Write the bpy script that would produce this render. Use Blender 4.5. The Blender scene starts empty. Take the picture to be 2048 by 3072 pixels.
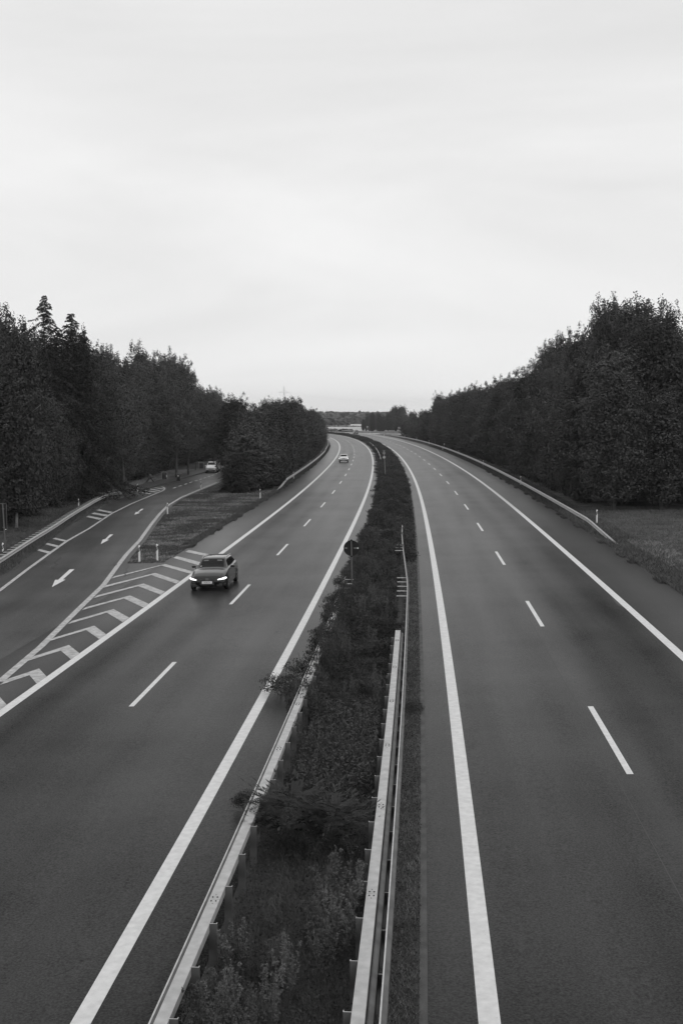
import bpy, bmesh, math, random
import numpy as np
from mathutils import Vector, Matrix
rnd = random.Random(7)
NR = np.random.default_rng(11)
sc = bpy.context.scene
R = math.radians

# ------------------------------------------------------------ camera, sky, sun, exposure
CAM_H, F_PX, Y_HOR = 7.9414, 3523.38, 1250.53
TH = math.atan((1536 - Y_HOR) / F_PX)
cam = bpy.data.cameras.new('camera')
cam.sensor_fit = 'VERTICAL'; cam.sensor_height = 36; cam.lens = F_PX / 3072 * 36
cam.clip_start = 0.1; cam.clip_end = 12000
cam_o = bpy.data.objects.new('camera', cam)
cam_o.location = (0, 0, CAM_H); cam_o.rotation_euler = (math.pi / 2 - TH, 0, 0)
sc.collection.objects.link(cam_o); sc.camera = cam_o

SUN_EL, SUN_AZ = R(42), R(140)           # azimuth clockwise from +Y: behind and to the right
w = bpy.data.worlds.new('World'); sc.world = w; w.use_nodes = True
nt = w.node_tree; nt.nodes.clear()
N = nt.nodes.new; Lk = nt.links.new
out = N('ShaderNodeOutputWorld'); bg = N('ShaderNodeBackground'); bg.inputs['Strength'].default_value = 0.1
sky = N('ShaderNodeTexSky'); sky.sky_type = 'NISHITA'; sky.sun_disc = False
sky.sun_elevation = SUN_EL; sky.sun_rotation = SUN_AZ; sky.air_density = 1.0; sky.dust_density = 2.0
bw = N('ShaderNodeRGBToBW'); Lk(sky.outputs[0], bw.inputs[0])
tc = N('ShaderNodeTexCoord')
mp = N('ShaderNodeMapping'); mp.inputs['Scale'].default_value = (1.1, 1.1, 4.2); mp.inputs['Rotation'].default_value = (0.30, 0.18, 0.3)
Lk(tc.outputs['Generated'], mp.inputs[0])
no = N('ShaderNodeTexNoise'); no.inputs['Scale'].default_value = 1.6; no.inputs['Detail'].default_value = 7
no.inputs['Roughness'].default_value = 0.52; no.inputs['Distortion'].default_value = 0.6
Lk(mp.outputs[0], no.inputs['Vector'])
rmp = N('ShaderNodeMapRange'); rmp.inputs['From Min'].default_value = 0.32; rmp.inputs['From Max'].default_value = 0.68
rmp.inputs['To Min'].default_value = 7.75; rmp.inputs['To Max'].default_value = 9.4
Lk(no.outputs['Fac'], rmp.inputs['Value'])
mx = N('ShaderNodeMix'); mx.data_type = 'FLOAT'; mx.inputs['Factor'].default_value = 0.96
Lk(bw.outputs[0], mx.inputs[2]); Lk(rmp.outputs[0], mx.inputs[3])
Lk(mx.outputs[0], bg.inputs['Color']); Lk(bg.outputs[0], out.inputs['Surface'])

sun = bpy.data.lights.new('sun', 'SUN'); sun.energy = 0.6; sun.angle = R(18); sun.color = (1, 1, 1)
sun_o = bpy.data.objects.new('sun', sun)
d = Vector((math.sin(SUN_AZ) * math.cos(SUN_EL), math.cos(SUN_AZ) * math.cos(SUN_EL), math.sin(SUN_EL)))
sun_o.rotation_euler = d.to_track_quat('Z', 'Y').to_euler(); sun_o.location = (20, -20, 60)
sc.collection.objects.link(sun_o)
sc.view_settings.view_transform = 'Standard'; sc.view_settings.look = 'None'
sc.view_settings.exposure = 0.0; sc.view_settings.gamma = 1.0; sc.view_settings.use_curve_mapping = False
try:
    sc.cycles.max_bounces = 6; sc.cycles.diffuse_bounces = 3; sc.cycles.volume_bounces = 0
except Exception: pass

# ------------------------------------------------------------ road alignment (centre line, banking)
KS = [0, 60, 120, 180, 240, 300, 360, 450, 600, 760]
KK = [-0.00044188, -0.00013656, -0.00029405, -0.00020875, -0.00027349, -0.00021177, -0.00022215, -0.00054187, -0.00239636, -0.00425107]
SS = np.arange(-60, 900, 2.0); I0 = 30
_k = np.interp(SS, KS, KK); _k[SS < 0] = 0
HD = np.zeros(len(SS)); HD[I0] = 0.0745917
for i in range(I0 + 1, len(SS)): HD[i] = HD[i-1] + (_k[i] + _k[i-1])
for i in range(I0 - 1, -1, -1): HD[i] = HD[i+1]
CX = np.zeros(len(SS)); CY = np.zeros(len(SS)); CX[I0] = 0.6; CY[I0] = 5
for i in range(I0 + 1, len(SS)):
    a = (HD[i] + HD[i-1]) / 2; CX[i] = CX[i-1] + 2*math.sin(a); CY[i] = CY[i-1] + 2*math.cos(a)
for i in range(I0 - 1, -1, -1):
    CX[i] = CX[i+1] - 2*math.sin(HD[i]); CY[i] = CY[i+1] - 2*math.cos(HD[i])
ZT = np.interp(SS, [0, 150, 300, 450, 600, 760], [0, 0.23687, 0.13785, -0.21782, 0.03741, 0.03741])
XT = np.interp(SS, [0, 120, 250, 400, 600], [0.028574, 0.029816, 0.024826, 0.029003, 0.024587])
def _sm(a, n=11):
    p = np.pad(a, n, mode='edge'); return np.convolve(p, np.ones(2*n+1)/(2*n+1), 'same')[n:-n]
ZT = _sm(ZT); XT = _sm(XT)
def SO(x, y):
    x = np.atleast_1d(np.asarray(x, float)); y = np.atleast_1d(np.asarray(y, float))
    s = np.empty(len(x)); o = np.empty(len(x))
    for a in range(0, len(x), 4000):
        xa, ya = x[a:a+4000, None], y[a:a+4000, None]
        j = ((CX - xa)**2 + (CY - ya)**2).argmin(1)
        dx, dy = xa[:, 0] - CX[j], ya[:, 0] - CY[j]; h = HD[j]
        s[a:a+4000] = SS[j] + dx*np.sin(h) + dy*np.cos(h); o[a:a+4000] = dx*np.cos(h) - dy*np.sin(h)
    return s, o
def GZ(x, y):
    s, o = SO(x, y); return np.interp(s, SS, ZT) + np.interp(s, SS, XT) * np.clip(o, -30, 17)
def gz(x, y): return float(GZ(x, y)[0])
def PT(s, o, dz=0.0):
    h = np.interp(s, SS, HD); x = np.interp(s, SS, CX) + o*np.cos(h); y = np.interp(s, SS, CY) - o*np.sin(h)
    return np.array([x, y, np.interp(s, SS, ZT) + np.interp(s, SS, XT)*min(17, max(-30, o)) + dz])
def head(s): return float(np.interp(s, SS, HD))
def site(px, py, z=0.0):
    """surveyed ground point seen along the direction (px, py) of the 2048 x 3072 photograph"""
    a = (px - 1024)/F_PX; v = (py - 1536)/F_PX
    dy = math.cos(TH) - v*math.sin(TH); dz = -(math.sin(TH) + v*math.cos(TH)); g = 0
    for _ in range(10):
        t = (g + z - CAM_H)/dz; x, y = t*a, t*dy; g = gz(x, y)
    return x, y
def cam_px(x, y): return 1024 + F_PX * x / max(y, 1)

# ------------------------------------------------------------ helpers
def link(o): sc.collection.objects.link(o); return o
def mesh(name, V, Fc, mat=None, uv=None, smooth=False):
    me = bpy.data.meshes.new(name); me.from_pydata([tuple(v) for v in V], [], Fc)
    if mat: me.materials.append(mat)
    if uv is not None:
        l = me.uv_layers.new(name='so'); idx = np.empty(len(me.loops), int); me.loops.foreach_get('vertex_index', idx)
        l.data.foreach_set('uv', np.asarray(uv, float)[idx].ravel())
    if smooth: me.polygons.foreach_set('use_smooth', [True]*len(me.polygons))
    me.update(); return me
def fast_mesh(name, V, n, mat):
    """V: (faces*n, 3) unshared vertices"""
    V = np.ascontiguousarray(V, dtype=np.float32).reshape(-1, 3); k = len(V)//n
    me = bpy.data.meshes.new(name); me.vertices.add(len(V)); me.vertices.foreach_set('co', V.ravel())
    me.loops.add(len(V)); me.loops.foreach_set('vertex_index', np.arange(len(V), dtype=np.int32))
    me.polygons.add(k); me.polygons.foreach_set('loop_start', np.arange(0, len(V), n, dtype=np.int32))
    me.polygons.foreach_set('loop_total', np.full(k, n, dtype=np.int32))
    if mat: me.materials.append(mat)
    me.update(calc_edges=True); return me
def obj(name, me, parent=None, loc=None, rot=None):
    o = bpy.data.objects.new(name, me)
    if parent: o.parent = parent
    if loc is not None: o.location = loc
    if rot is not None: o.rotation_euler = rot
    return link(o)
def tag(o, label=None, cat=None, group=None, kind=None):
    if label: o['label'] = label
    if cat: o['category'] = cat
    if group: o['group'] = group
    if kind: o['kind'] = kind
    return o
def thing(name, label, cat, loc, rz=0, group=None):
    o = bpy.data.objects.new(name, None); o.empty_display_size = 0.3; o.location = loc; o.rotation_euler = (0, 0, rz)
    link(o); return tag(o, label, cat, group)
def copy_tree(o, parent=None):
    c = o.copy(); link(c); c.parent = parent
    for ch in o.children: copy_tree(ch, c)
    return c
class MB:
    def __init__(s): s.V = []; s.F = []
    def add(s, V, Fc):
        b = len(s.V); s.V += [tuple(v) for v in V]; s.F += [tuple(i+b for i in f) for f in Fc]; return s
    def box(s, x0, x1, y0, y1, z0, z1):
        return s.add([(x0,y0,z0),(x1,y0,z0),(x1,y1,z0),(x0,y1,z0),(x0,y0,z1),(x1,y0,z1),(x1,y1,z1),(x0,y1,z1)],
                     [(0,3,2,1),(4,5,6,7),(0,1,5,4),(1,2,6,5),(2,3,7,6),(3,0,4,7)])
    def cyl(s, p, q, r0, r1=None, n=10, cap=True):
        r1 = r0 if r1 is None else r1; p = Vector(p); q = Vector(q); d = (q-p)
        if d.length < 1e-6: return s
        d.normalize(); u = d.orthogonal().normalized(); v = d.cross(u); V = []
        for c, r in ((p, r0), (q, r1)):
            for k in range(n):
                a = 2*math.pi*k/n; V.append(c + r*(math.cos(a)*u + math.sin(a)*v))
        Fc = [(k, (k+1) % n, n+(k+1) % n, n+k) for k in range(n)]
        if cap: Fc += [tuple(range(n-1, -1, -1)), tuple(range(n, 2*n))]
        return s.add(V, Fc)
    def build(s, name, mat, parent=None, loc=None, smooth=False):
        return obj(name, mesh(name, s.V, s.F, mat, smooth=smooth), parent, loc)
def bevel(o, wd=0.01, seg=2):
    m = o.modifiers.new('bevel', 'BEVEL'); m.width = wd; m.segments = seg; m.limit_method = 'ANGLE'; return o

# ------------------------------------------------------------ materials
def mat(name, col, rough=0.6, metal=0.0, spec=0.5, noise=None, bump=None, emit=None, trans=0, coat=0):
    m = bpy.data.materials.new(name); m.use_nodes = True; t = m.node_tree; b = t.nodes['Principled BSDF']
    c = col if isinstance(col, (int, float)) else col[0]
    b.inputs['Base Color'].default_value = (c, c, c, 1); b.inputs['Roughness'].default_value = rough
    b.inputs['Metallic'].default_value = metal; b.inputs['Specular IOR Level'].default_value = spec
    if coat: b.inputs['Coat Weight'].default_value = coat; b.inputs['Coat Roughness'].default_value = 0.04
    if emit: b.inputs['Emission Color'].default_value = (1, 1, 1, 1); b.inputs['Emission Strength'].default_value = emit
    tcn = t.nodes.new('ShaderNodeTexCoord')
    if noise:
        lo, hi, scale, detail = noise
        n = t.nodes.new('ShaderNodeTexNoise'); n.inputs['Scale'].default_value = scale; n.inputs['Detail'].default_value = detail
        t.links.new(tcn.outputs['Object'], n.inputs['Vector'])
        r = t.nodes.new('ShaderNodeMapRange'); r.inputs['From Min'].default_value = 0.3; r.inputs['From Max'].default_value = 0.7
        r.inputs['To Min'].default_value = lo; r.inputs['To Max'].default_value = hi
        t.links.new(n.outputs['Fac'], r.inputs['Value']); t.links.new(r.outputs[0], b.inputs['Base Color'])
    if bump:
        s_, st = bump
        n = t.nodes.new('ShaderNodeTexNoise'); n.inputs['Scale'].default_value = s_; n.inputs['Detail'].default_value = 3
        t.links.new(tcn.outputs['Object'], n.inputs['Vector'])
        bp_ = t.nodes.new('ShaderNodeBump'); bp_.inputs['Strength'].default_value = st; bp_.inputs['Distance'].default_value = 0.02
        t.links.new(n.outputs['Fac'], bp_.inputs['Height']); t.links.new(bp_.outputs[0], b.inputs['Normal'])
    return m

def asphalt(name, base, wear_shade_bands, seed=0.0):
    m = bpy.data.materials.new(name); m.use_nodes = True; t = m.node_tree; b = t.nodes['Principled BSDF']
    n_ = t.nodes.new; l = t.links.new
    b.inputs['Roughness'].default_value = 0.32; b.inputs['Specular IOR Level'].default_value = 0.2
    tcn = n_('ShaderNodeTexCoord'); uv = n_('ShaderNodeUVMap'); uv.uv_map = 'so'
    sep = n_('ShaderNodeSeparateXYZ'); l(uv.outputs[0], sep.inputs[0])
    def math_(op, a, bb=None, cc=None):
        x = n_('ShaderNodeMath'); x.operation = op
        for i, vv in enumerate((a, bb, cc)):
            if vv is None: continue
            if isinstance(vv, (int, float)): x.inputs[i].default_value = vv
            else: l(vv, x.inputs[i])
        return x.outputs[0]
    def noise(vec, scale, detail, rough=0.5):
        x = n_('ShaderNodeTexNoise'); x.inputs['Scale'].default_value = scale; x.inputs['Detail'].default_value = detail
        x.inputs['Roughness'].default_value = rough; l(vec, x.inputs['Vector']); return x.outputs['Fac']
    mapn = n_('ShaderNodeMapping'); mapn.inputs['Scale'].default_value = (0.035, 0.55, 1); mapn.inputs['Location'].default_value = (seed, seed, 0)
    l(uv.outputs[0], mapn.inputs[0])
    streak = noise(mapn.outputs[0], 1.0, 5, 0.6)
    patch = noise(tcn.outputs['Object'], 0.16, 4, 0.6)
    grain = noise(tcn.outputs['Object'], 26, 2, 0.7)
    grit = noise(tcn.outputs['Object'], 9, 4, 0.8)
    col = None
    # wheel-track wear, shoulder tone, rail-side dirt and painted shade: gaussian bands at given offsets
    tr = None
    for oo, ww, aa in wear_shade_bands:
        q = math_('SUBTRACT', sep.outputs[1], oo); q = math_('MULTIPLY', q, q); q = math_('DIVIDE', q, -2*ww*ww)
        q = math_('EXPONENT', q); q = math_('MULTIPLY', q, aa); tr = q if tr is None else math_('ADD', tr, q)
    f = math_('MULTIPLY_ADD', math_('SUBTRACT', streak, 0.5), 1.1, 1.0)
    f = math_('MULTIPLY_ADD', math_('SUBTRACT', patch, 0.5), 1.0, f)
    f = math_('MULTIPLY_ADD', math_('SUBTRACT', grain, 0.5), 2.2, f)
    f = math_('MULTIPLY_ADD', math_('SUBTRACT', grit, 0.5), 0.7, f)
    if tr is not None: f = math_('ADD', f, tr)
    # fine random cracks
    vo = n_('ShaderNodeTexVoronoi'); vo.feature = 'DISTANCE_TO_EDGE'; vo.inputs['Scale'].default_value = 0.09
    dis = n_('ShaderNodeVectorMath'); dis.operation = 'MULTIPLY_ADD'
    nz = n_('ShaderNodeTexNoise'); nz.inputs['Scale'].default_value = 0.8; nz.inputs['Detail'].default_value = 5; l(tcn.outputs['Object'], nz.inputs['Vector'])
    l(nz.outputs['Color'], dis.inputs[0]); dis.inputs[1].default_value = (1.6, 1.6, 0); l(tcn.outputs['Object'], dis.inputs[2]); l(dis.outputs[0], vo.inputs['Vector'])
    crack = math_('LESS_THAN', vo.outputs['Distance'], 0.0009)
    gate = math_('GREATER_THAN', patch, 0.56)
    f = math_('SUBTRACT', f, math_('MULTIPLY', math_('MULTIPLY', crack, gate), 0.28))
    sp_ = math_('MULTIPLY', math_('MAXIMUM', math_('MULTIPLY_ADD', math_('SUBTRACT', f, 1.0), 1.0, 1.0), 0.1), 0.06)
    l(sp_, b.inputs['Specular IOR Level'])
    f = math_('MULTIPLY', f, base)
    l(f, b.inputs['Base Color'])
    bmp = n_('ShaderNodeBump'); bmp.inputs['Strength'].default_value = 0.2; bmp.inputs['Distance'].default_value = 0.01
    l(grain, bmp.inputs['Height']); l(bmp.outputs[0], b.inputs['Normal'])
    return m
M = {}
M['asph_r'] = asphalt('asphalt_right', 0.029, [(1.5,.35,-.10),(3.3,.35,-.10),(5.3,.4,-.30),(7.1,.4,-.30),(2.4,.5,.08),(4.2,.3,.08),(9.7,.85,.9)], 3.1)
M['asph_l'] = asphalt('asphalt_left', 0.029, [(-9.2,.4,-.30),(-11.0,.4,-.30),(-5.6,.35,-.10),(-7.4,.35,-.10),(-13.3,.85,.75),(-3.50,.20,-.75)], 8.7)  # last band: dirt plus the rail's shade painted into the asphalt beside the median
M['asph_e'] = asphalt('asphalt_exit', 0.070, [(1.0,.35,-.10),(3.0,.35,-.10)], 5.5)
M['paint'] = mat('road_paint', 0.62, 0.55, noise=(0.56, 0.70, 7, 6), bump=(60, 0.2))
M['paint_old'] = mat('worn_road_paint', 0.40, 0.6, noise=(0.26, 0.52, 5, 8), bump=(60, 0.2))
def chips(m, thr, sc_=14, dark=.10):
    t = m.node_tree; b = t.nodes['Principled BSDF']; src = b.inputs['Base Color'].links[0].from_socket
    tcn = t.nodes.new('ShaderNodeTexCoord'); n = t.nodes.new('ShaderNodeTexNoise'); n.inputs['Scale'].default_value = sc_; n.inputs['Detail'].default_value = 5; n.inputs['Roughness'].default_value = .75
    mp_ = t.nodes.new('ShaderNodeMapping'); mp_.inputs['Scale'].default_value = (.45, 1.6, 1); t.links.new(tcn.outputs['Object'], mp_.inputs[0]); t.links.new(mp_.outputs[0], n.inputs['Vector'])
    r_ = t.nodes.new('ShaderNodeMapRange'); r_.inputs['From Min'].default_value = thr; r_.inputs['From Max'].default_value = thr+.05; t.links.new(n.outputs['Fac'], r_.inputs['Value'])
    x = t.nodes.new('ShaderNodeMix'); x.data_type = 'RGBA'; t.links.new(r_.outputs[0], x.inputs['Factor']); t.links.new(src, x.inputs[6]); x.inputs[7].default_value = (dark, dark, dark, 1)
    t.links.new(x.outputs[2], b.inputs['Base Color'])
chips(M['paint'], .67); chips(M['paint_old'], .60, 9)
M['tar'] = mat('tar_seam', 0.018, 0.45)
M['concrete'] = mat('concrete', 0.07, 0.85, noise=(0.045, 0.10, 2.5, 8), bump=(25, 0.3))
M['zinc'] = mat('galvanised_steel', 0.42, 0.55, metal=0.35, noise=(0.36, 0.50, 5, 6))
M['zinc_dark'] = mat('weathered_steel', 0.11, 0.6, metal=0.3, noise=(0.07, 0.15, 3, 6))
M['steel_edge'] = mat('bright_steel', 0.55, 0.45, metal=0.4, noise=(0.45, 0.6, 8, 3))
M['bolt'] = mat('dark_bolt', 0.05, 0.5, metal=0.5)
M['white'] = mat('white_plastic', 0.75, 0.45)
M['black'] = mat('black_plastic', 0.02, 0.5)
M['sign_back'] = mat('sign_back', 0.018, 0.7, spec=0.2, noise=(0.014, 0.022, 3, 4))
M['pale_grey'] = mat('pale_galvanised_lattice', 0.5, 0.6)
M['grey'] = mat('grey_metal', 0.13, 0.5, metal=0.3)
M['bark'] = mat('bark', 0.06, 0.9, noise=(0.03, 0.09, 3, 6), bump=(8, 0.6))
M['birch'] = mat('birch_bark', 0.35, 0.8, noise=(0.12, 0.45, 2, 6))
M['rubber'] = mat('rubber', 0.015, 0.8)
M['glass'] = mat('dark_glass', 0.008, 0.05, spec=0.12)
M['black_paint'] = mat('black_car_paint', 0.006, 0.3, spec=0.1, coat=0.9)
M['white_paint'] = mat('white_car_paint', 0.7, 0.3, coat=0.8)
M['silver_paint'] = mat('silver_car_paint', 0.5, 0.3, metal=0.3, coat=0.8)
M['dark_paint'] = mat('dark_grey_car_paint', 0.03, 0.3, coat=0.8)
M['lamp'] = mat('lit_headlamp', 0.8, 0.1, emit=2.5)
M['lamp_off'] = mat('headlamp_glass', 0.4, 0.08, metal=0.4)
M['tail'] = mat('tail_lamp', 0.08, 0.2)

def leafmat(name, col, var=0.30):
    m = bpy.data.materials.new(name); m.use_nodes = True; t = m.node_tree; b = t.nodes['Principled BSDF']
    b.inputs['Roughness'].default_value = 0.7; b.inputs['Specular IOR Level'].default_value = 0.1
    n = t.nodes.new('ShaderNodeTexNoise'); n.inputs['Scale'].default_value = 0.7; n.inputs['Detail'].default_value = 6; n.inputs['Roughness'].default_value = 0.8
    g = t.nodes.new('ShaderNodeNewGeometry'); oi = t.nodes.new('ShaderNodeObjectInfo')
    t.links.new(g.outputs['Position'], n.inputs['Vector'])
    r = t.nodes.new('ShaderNodeMapRange'); r.inputs['From Min'].default_value = 0.25; r.inputs['From Max'].default_value = 0.75
    r.inputs['To Min'].default_value = col*(1-var); r.inputs['To Max'].default_value = col*(1+var)
    q = t.nodes.new('ShaderNodeMapRange'); q.inputs['To Min'].default_value = 0.66; q.inputs['To Max'].default_value = 1.45
    mu = t.nodes.new('ShaderNodeMath'); mu.operation = 'MULTIPLY'
    t.links.new(n.outputs['Fac'], r.inputs['Value']); t.links.new(oi.outputs['Random'], q.inputs['Value'])
    t.links.new(r.outputs[0], mu.inputs[0]); t.links.new(q.outputs[0], mu.inputs[1])
    t.links.new(mu.outputs[0], b.inputs['Base Color'])
    return m
M['leaf'] = leafmat('broadleaf_foliage', 0.053)
M['leaf_l'] = leafmat('pale_foliage', 0.068)
M['needle'] = leafmat('needle_foliage', 0.035, 0.25)
M['weed'] = leafmat('weed_leaves', 0.048, 0.5)
M['weed_l'] = leafmat('pale_weed_leaves', 0.085, 0.5)
M['grassb'] = leafmat('grass_blades', 0.075, 0.5)
M['dryg'] = leafmat('dry_grass_blades', 0.20, 0.5)
M['far'] = leafmat('distant_foliage', 0.07)

def groundmat():
    m = bpy.data.materials.new('grass_ground'); m.use_nodes = True; t = m.node_tree; b = t.nodes['Principled BSDF']
    b.inputs['Roughness'].default_value = 0.95; b.inputs['Specular IOR Level'].default_value = 0.15
    tcn = t.nodes.new('ShaderNodeTexCoord'); mp_ = t.nodes.new('ShaderNodeMapping'); mp_.inputs['Scale'].default_value = (0.5, 0.9, 1); mp_.inputs['Rotation'].default_value = (0, 0, 0.5)
    t.links.new(tcn.outputs['Object'], mp_.inputs[0])
    def nz(v, s_, d_, r_):
        x = t.nodes.new('ShaderNodeTexNoise'); x.inputs['Scale'].default_value = s_; x.inputs['Detail'].default_value = d_; x.inputs['Roughness'].default_value = r_
        t.links.new(v, x.inputs['Vector']); return x.outputs['Fac']
    a = nz(mp_.outputs[0], 0.9, 8, 0.7); c = nz(tcn.outputs['Object'], 6, 5, 0.8)
    mm = t.nodes.new('ShaderNodeMath'); mm.operation = 'MULTIPLY'; t.links.new(a, mm.inputs[0]); t.links.new(c, mm.inputs[1])
    r = t.nodes.new('ShaderNodeMapRange'); r.inputs['From Min'].default_value = 0.15; r.inputs['From Max'].default_value = 0.38
    r.inputs['To Min'].default_value = 0.025; r.inputs['To Max'].default_value = 0.13
    t.links.new(mm.outputs[0], r.inputs['Value']); t.links.new(r.outputs[0], b.inputs['Base Color'])
    bm_ = t.nodes.new('ShaderNodeBump'); bm_.inputs['Strength'].default_value = 0.8; bm_.inputs['Distance'].default_value = 0.08
    t.links.new(c, bm_.inputs['Height']); t.links.new(bm_.outputs[0], b.inputs['Normal'])
    return m
M['ground'] = groundmat()
M['soil'] = mat('soil', 0.03, 0.95, noise=(0.015, 0.05, 2, 8), bump=(8, 0.6))
M['field'] = mat('stubble_field', 0.40, 0.9, noise=(0.30, 0.46, 0.05, 6))
M['field2'] = mat('ripe_field', 0.5, 0.9, noise=(0.44, 0.56, 0.05, 5))

# ------------------------------------------------------------ ground
def spread(lim, step, cap, grow=1.12, top=3500):
    v = [0.0]; st = step
    while v[-1] < top:
        if v[-1] > lim: st = min(st*grow, cap)
        v.append(v[-1] + st)
    return v
xp = spread(45, 1.5, 160); xs = np.array([-a for a in xp[:0:-1]] + xp)
yp = [a for a in spread(330, 3.0, 12, 1.08, 1500)]; yp += [yp[-1] + 120*k for k in range(1, 21)]; ys = np.array([-a*6 for a in range(10, 0, -1)] + yp)
GXm, GYm = np.meshgrid(xs, ys)
gxx, gyy = GXm.ravel(), GYm.ravel(); gzz = GZ(gxx, gyy) - 0.05
V = np.c_[gxx, gyy, gzz]; nx, ny = len(xs), len(ys)
Fc = [(j*nx+i, j*nx+i+1, (j+1)*nx+i+1, (j+1)*nx+i) for j in range(ny-1) for i in range(nx-1)]
tag(obj('ground', mesh('ground', V, Fc, M['ground'])), kind='structure')

def strip(name, m, s0, s1, o0, o1, dz, parent=None, step=2.0, across=1, rel=None):
    """sheet following the alignment between two offsets"""
    n = max(1, int(math.ceil((s1-s0)/step))); ss = np.linspace(s0, s1, n+1)
    f0 = o0 if callable(o0) else (lambda s: o0); f1 = o1 if callable(o1) else (lambda s: o1)
    V, U = [], []
    for s in ss:
        for k in range(across+1):
            o = f0(s) + (f1(s)-f0(s))*k/across; p = PT(s, o, dz); V.append(p if rel is None else p - rel); U.append((s, o))
    a = across+1
    Fc = [(i*a+k, i*a+k+1, (i+1)*a+k+1, (i+1)*a+k) for i in range(n) for k in range(across)]
    me = mesh(name, V, Fc, m, U)
    return obj(name, me, parent)
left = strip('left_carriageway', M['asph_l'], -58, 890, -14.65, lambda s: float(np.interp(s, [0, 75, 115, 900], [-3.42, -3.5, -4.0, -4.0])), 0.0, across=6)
right = strip('right_carriageway', M['asph_r'], -58, 890, lambda s: -0.18, 10.95, 0.0, across=6)
tag(left, kind='structure'); tag(right, kind='structure')
med = strip('median_ground', M['soil'], -58, 890, lambda s: float(np.interp(s, [0, 75, 115, 900], [-3.40, -3.48, -3.98, -3.98])), -0.30, 0.002, across=2)
tag(med, kind='structure')
gut = strip('gutter', M['concrete'], -58, 890, -0.298, -0.182, 0.012); tag(gut, kind='structure')
# edge lines
strip('edge_line', M['paint'], -58, 890, -11.97-.15, -11.97+.15, 0.006, left)
strip('edge_line', M['paint'], -58, 890, -4.79-.14, -4.79+.14, 0.006, left)
strip('edge_line', M['paint'], -58, 890, 0.623-.145, 0.623+.145, 0.006, right)
strip('edge_line', M['paint'], -58, 890, 8.093-.15, 8.093+.15, 0.006, right)
# painted 6 m dashes every 18 m
for par, off, ph, n in ((left, -8.41, 30.08, 26), (right, 4.27, 23.45, 30)):
    for k in range(-2, n):
        s = ph + 18*k; strip('lane_dash', M['paint'], s-3, s+3, off-.075, off+.075, 0.006, par)
# straight setting-out line beside the right dashes and a transverse joint
strip('joint_line', mat('faint_joint', 0.055, 0.7), -10, 40, lambda s: 3.93+0.0*s, lambda s: 3.945, 0.004, right)
def ribbon(name, m, pts, wd, dz, parent, taper=False):
    V, Fc = [], []
    P = [Vector((p[0], p[1])) for p in pts]
    for i, p in enumerate(P):
        t = (P[min(i+1, len(P)-1)] - P[max(i-1, 0)]).normalized(); n = Vector((-t.y, t.x))
        w_ = wd/2 * (rnd.uniform(.5, 1.2) if taper else 1)
        if taper and i in (0, len(P)-1): w_ *= 0.2
        for sg in (-1, 1):
            q = p + n*sg*w_; V.append((q.x, q.y, gz(q.x, q.y)+dz))
    Fc = [(2*i, 2*i+1, 2*i+3, 2*i+2) for i in range(len(P)-1)]
    return obj(name, mesh(name, V, Fc, m, [(v[1], v[0]) for v in V]), parent)
def dens(pts, step=1.0):
    o = []
    for a, b in zip(pts[:-1], pts[1:]):
        n = max(1, int(math.hypot(b[0]-a[0], b[1]-a[1])/step))
        o += [(a[0]+(b[0]-a[0])*k/n, a[1]+(b[1]-a[1])*k/n) for k in range(n)]
    return o + [pts[-1]]
def wob(pts, amp):
    return [(x+rnd.uniform(-amp, amp), y+rnd.uniform(-amp, amp)) for x, y in pts]
ribbon('transverse_joint', mat('dark_joint', 0.035, 0.7), wob(dens([site(1296, 1636), site(1370, 1632), site(1460, 1632)], .6), .05), 0.05, 0.004, right, True)
ribbon('tar_smear', M['tar'], [site(1832, 1790), site(1845, 1803), site(1862, 1818), site(1868, 1822)], .16, 0.005, right, True)

# ------------------------------------------------------------ exit road, island, markings
LE = [site(*p) for p in [(23,1717),(69,1680.6),(110,1651.5),(135,1631.6),(159,1613),(176,1599),(214,1572),(240,1558),(308,1514),(379.5,1490),(419.6,1474),(473.6,1458.5),(529,1443),(570,1430.7),(616,1418)]]
LE.sort(key=lambda p: p[1])
RL = [site(*p) for p in [(0,2046),(125,1939),(232,1832),(312.5,1754),(357,1693),(379.5,1664),(419.6,1621.4),(455,1572),(480,1541),(504.5,1516.5),(544.6,1492),(602.7,1467.4),(656,1445)]]
RL.sort(key=lambda p: p[1])
ly, lx = [p[1] for p in LE], [p[0] for p in LE]; ry, rx = [p[1] for p in RL], [p[0] for p in RL]
ly = [-60, 30] + ly + [185, 230, 300]; lx = [-24, -17.5] + lx + [-20.5, -26, -40]
ry2 = [-60, 0] + ry + [165, 185, 230, 300]; rx2 = [-10.1, -10.2] + rx + [-15.0, -15.6, -20, -33]
def exL(y): return float(np.interp(y, ly, lx))
def exR(y): return float(np.interp(y, ry2, rx2))
def cwL(y): s, _ = SO(0, y); return float(PT(s[0], -14.66)[0] + 0.0)
V, U, rows = [], [], []
for y in np.arange(-58, 300, 1.5):
    a = exL(y); b = exR(y) + 0.42
    if y < 67.6: b = cwL(y) + 0.15
    for k in range(5):
        x = a + (b-a)*k/4; V.append((x, y, gz(x, y)-0.006)); U.append((y, (x-a)))
n = len(V)//5
Fc = [(i*5+k, i*5+k+1, (i+1)*5+k+1, (i+1)*5+k) for i in range(n-1) for k in range(4)]
ex = tag(obj('exit_road', mesh('exit_road', V, Fc, M['asph_e'], U)), kind='structure')
ribbon('edge_line', M['paint_old'], dens([(x, y) for x, y in zip(rx2, ry2) if 20 < y < 200], 1.5), 0.27, 0.010, ex)
LL = [site(*p) for p in [(0,1772),(85,1707),(154,1657),(201,1623.7),(268,1585.7),(335,1541),(393,1512),(473,1478.6),(490,1471.5),(494.6,1467),(493,1463),(484,1460)]]
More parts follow.
